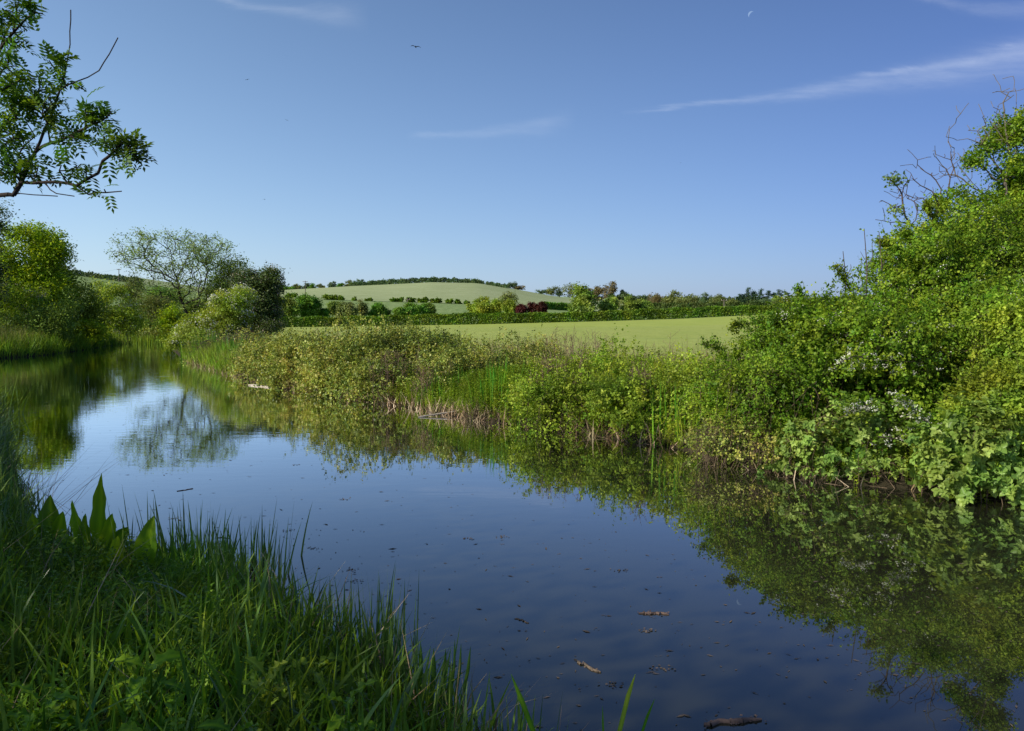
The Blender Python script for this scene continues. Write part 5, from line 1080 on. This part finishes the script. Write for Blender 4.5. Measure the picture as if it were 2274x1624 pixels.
def leafcurve(g, b, t, Wd, side, bulge, fold, r, v=.5, seg=14, stalk=.16, wave=.010):
    b = A(b, float); t = A(t, float); ax = unit(t - b); s0 = A([math.cos(side), math.sin(side), 0.]); s0 = unit(s0 - ax * (s0 @ ax)); n0 = np.cross(s0, ax); Ln = np.linalg.norm(t - b); rows = []; ph = r.uniform(0, 6)
    for i in range(seg + 1):
        q = i / seg; c = b + (t - b) * q + n0 * bulge * Ln * math.sin(pi * q) * .9
        tt = max(0, (q - stalk) / (1 - stalk)); w = Wd * .5 * (math.sin(pi * tt ** .8) ** .75 if 0 < tt < 1 else 0) + .004 * (1 - q)
        tw = (q - .5) * .5; sv = s0 * math.cos(tw) + n0 * math.sin(tw); n2 = np.cross(sv, ax); wv = wave * math.sin(q * 19 + ph) * (w / (Wd * .5))
        rows += [c - sv * w + n2 * (w * fold + wv), c - sv * w * .5 + n2 * w * fold * .4, c, c + sv * w * .5 + n2 * w * fold * .4, c + sv * w + n2 * (w * fold - wv)]
    Q = [[5 * i + k, 5 * i + k + 1, 5 * i + k + 6, 5 * i + k + 5] for i in range(seg) for k in range(4)]
    g.add(rows, Q, np.tile([v, v * .8, min(1, v + .35), v * .8, v], seg + 1))
def leaf_plant(name, label, cat, base, specs, mat, seed, stem=None):
    r = np.random.default_rng(seed); z = max(gz(base[0], base[1]), 0) - .02; root = thing(name, label, cat, (base[0], base[1], z))
    if stem: g = Geo(); polyline(g, [A([base[0], base[1], z]), A([base[0] + .01, base[1], z + stem])], .007, .004, .5, 6); g.obj('stem', M[mat], root, True)
    for (dx, dy, dz, yaw, pitch, Ln, Wd, curve, v) in specs:
        g = Geo(); bigleaf(g, (base[0] + dx, base[1] + dy, z + dz), yaw, pitch, Ln, Wd, curve, .35, r, v, twist=r.normal() * .4); g.obj('leaf', M[mat], root, True)
    return root
def dock(label, u, v, Y, specs, seed):
    b = pt(u, v, Y); b[2] = gz(b[0], b[1]) - .02; r = np.random.default_rng(seed); root = thing('dock_plant', label, 'dock', b)
    for (tu, tv, Wd, bg, dy) in specs:
        t_ = pt(tu, tv, Y + dy); t_[1] = Y + dy; g = Geo(); o_ = b + A([(t_[0] - b[0]) * .35, dy * .4, 0])
        leafcurve(g, o_, t_, Wd, r.uniform(-.55, .55), bg * r.choice([-1, 1]) * .3, r.uniform(.25, .5), r, r.uniform(.25, .95)); g.obj('leaf', M['dock'], root, True)
    return root
dock('water dock with the tallest broad pointed leaf at the left of the near bank', 200, 1330, 5.5, [(226, 1050, .15, .15, .1), (160, 1110, .13, .2, .1), (285, 1170, .12, .4, -.1), (190, 1140, .10, .1, .0), (120, 1180, .10, .5, .1), (250, 1140, .10, .5, -.3)], 421)
dock('water dock with dark pitted leaf left of the tallest leaf', 110, 1340, 5.6, [(112, 1098, .15, .1, .1), (72, 1140, .12, .3, .1), (140, 1135, .10, .3, .0), (40, 1200, .10, .5, -.2)], 422)
dock('water dock with sunlit curved leaf nearest the water', 305, 1345, 5.2, [(342, 1145, .14, .25, -.1), (262, 1190, .15, .45, -.2), (300, 1215, .10, .2, .1), (225, 1230, .12, .6, -.3)], 423)
def rosette(u, v, z, n, Ln, Wd, seed, label, mat='dock', H=.25, name='willowherb_plant', cat='plant', pitch=.35):
    b = on_z(u, v, z); r = np.random.default_rng(seed); sp_ = []
    for k in range(n): sp_.append((0, 0, H * (1 - .5 * (k // 2) / max(1, n // 2)), k * pi + (k // 2) * pi / 2 + r.normal() * .2, pitch + r.normal() * .15 + .3 * (k < 2), Ln * r.uniform(.8, 1.1), Wd, 1.0 + r.normal() * .2, r.uniform(.3, 1)))
    return leaf_plant(name, label, cat, (b[0], b[1]), sp_, mat, seed, H)
rosette(770, 1600, .55, 8, .15, .036, 431, 'leafy plant with opposite pointed leaves at the bottom edge left of the reeds', 'dock', .34)
rosette(592, 1540, .55, 8, .13, .034, 432, 'pale leafed plant glowing in the grass at the bottom centre left', 'vine', .30, pitch=1.0)
rosette(330, 1500, .60, 10, .17, .05, 433, 'dark leafy plant in the lower left grass', 'dock', .28)
rosette(520, 1640, .62, 8, .14, .036, 434, 'broad leafed plant at the bottom edge beside the pale leafed one', 'dock', .28)
rosette(90, 1560, .62, 10, .16, .045, 435, 'leafy plant in the bottom left corner', 'dock', .26)
rosette(240, 1600, .60, 8, .15, .07, 436, 'rounded leaf plant beside the yellow flower', 'dock', .18, pitch=.2)
rosette(700, 1500, .50, 8, .14, .036, 437, 'leafy plant among the sedge at the bottom centre', 'grass', .30)
# standing sedges rooted in the water and single iris blades near the lens
def blade_thing(label, ps, W, seed, name='iris_leaf', mat='iris', cat='leaf', v=.6):
    """one blade through the given 3D points"""
    g = Geo(); ps = A(ps, float); n = 12; t = np.linspace(0, 1, n + 1); k = np.linspace(0, 1, len(ps)); C_ = np.stack([np.interp(t, k, ps[:, j]) for j in range(3)], 1)
    s = unit(A([1., .25, 0])); rows = []
    for i in range(n + 1):
        w = W * .5 * min(1, (1 - t[i]) * 3.2 + .04) ** .8; nn = A([0, -1., .2]); rows += [C_[i] - s * w, C_[i] + nn * w * .25, C_[i] + s * w]
    Q = [[3 * i + q, 3 * i + q + 1, 3 * i + q + 4, 3 * i + q + 3] for i in range(n) for q in range(2)]; g.add(rows, Q, np.tile([v, min(1, v + .3), v], n + 1))
    return tag(g.obj(name, M[mat], None, True, ps[0]), label, cat)
Yn = 2.9
blade_thing('bright upright iris blade at the bottom edge right of centre', [pt(1345, 1760, Yn), pt(1372, 1640, Yn), pt(1395, 1545, Yn), pt(1411, 1497, Yn)], .020, 1, mat='vine', v=.5)
blade_thing('darker iris blade leaning right beside the bright one', [pt(1395, 1760, Yn), pt(1415, 1660, Yn), pt(1438, 1590, Yn), pt(1454, 1552, Yn)], .013, 2, v=.4)
blade_thing('short thin blade left of the bright iris blade', [pt(1345, 1760, Yn), pt(1342, 1680, Yn), pt(1339, 1610, Yn), pt(1338, 1568, Yn)], .008, 3, v=.6)
blade_thing('long iris blade leaning left at the bottom centre', [pt(1215, 1740, 3.0), pt(1190, 1640, 3.0), pt(1160, 1560, 3.0), pt(1135, 1497, 3.0)], .022, 4, v=.45)
for i, (bu, bv, tu, tv, W) in enumerate(((935, 1590, 934, 1425, .014), (960, 1598, 963, 1440, .018), (975, 1600, 990, 1442, .017), (990, 1604, 1000, 1475, .012), (1002, 1606, 1010, 1420, .010), (1010, 1606, 1024, 1430, .012), (1022, 1606, 1045, 1436, .013), (945, 1596, 918, 1470, .008))):
    a = on_z(bu, bv, -.02); t_ = pt(tu, tv, a[1] - .03); ww = ['straight', 'broad', 'leaning broad', 'short', 'tallest thin', 'pointed', 'rightmost curved', 'leftmost bent'][i]
    blade_thing(ww + ' leaf of the small dark clump standing in the near water', [a, a + (t_ - a) * .35 + A([-.006, 0, 0]), a + (t_ - a) * .7 + A([.003, 0, 0]), t_], W * 1.35, 10 + i, 'water_plantain_leaf', 'sedge', v=.35)
clump('sedge_clump', 'sedge tuft standing in the water at the bottom edge of the picture', 'sedge', (0.02, 3.3), 46, .42, .013, .13, 'sedge', 441, .12, .1, 5)
clump('sedge_clump', 'tall sedge tuft at the near water edge below the tiny twig', 'sedge', (-.80, 4.42), 60, .62, .014, .13, 'sedge', 442, .08, .08, 5)
clump('sedge_clump', 'dense sedge tuft behind the docks at the near water edge', 'sedge', (-2.35, 5.75), 110, .62, .016, .30, 'sedge', 443, .10, .12, 5)
clump('sedge_clump', 'sedge tuft at the corner where the near bank turns to the water', 'sedge', (-1.9, 5.45), 80, .6, .015, .16, 'sedge', 444, .08, .1, 5)
# brown sedge flower spike and buttercup
b = pt(562, 1400, 5.0); t_ = pt(560, 1258, 5.0); root = thing('sedge_flower', 'dark brown sedge flower spike above the near bank grass', 'flower', b)
g = Geo(); polyline(g, [b, (b + t_) / 2 + A([.01, 0, 0]), t_], .003, .002, .5, 5); g.obj('stem', M['sedge'], root, True)
for dz, dx, s_ in ((0, 0, 1), (-.05, -.012, .8), (-.09, .012, .8)):
    g = Geo(); c = t_ + A([dx, 0, dz]); polyline(g, [c - A([0, 0, .03]), c - A([0, 0, .015]), c + A([0, 0, .015]), c + A([dx * .3, 0, .035])], .007 * s_, .003, .3, 6); g.obj('spikelet', M['spike'], root, True)
c = pt(241, 1541, 3.45); root = thing('buttercup', 'single yellow buttercup low in the bottom left grass', 'flower', (c[0], c[1], c[2] - .25))
g = Geo(); polyline(g, [c - A([0.02, 0, .25]), c], .002, .0015, .5, 4); g.obj('stem', M['grass'], root, True)
for k in range(5):
    a = k * 2 * pi / 5; g = Geo(); leaves(g, c[None], A([[math.cos(a), math.sin(a) - .3, .45]]), A([[-math.cos(a) * .5, -math.sin(a) * .5 - .4, 1.]]), .013, .013, .5, 'hex', .1); g.obj('petal', M['yellow'], root)
# bare twigs hanging over the water under the docks, left
litter('thin brown twigs over the water at the left of the docks', NEAR_BANK, station(NEAR_BANK, y=7.), station(NEAR_BANK, y=8.2) + .4, 120, .8, 451, 'cane', .005, -.25, .2, .6, 'twig_litter', .4)
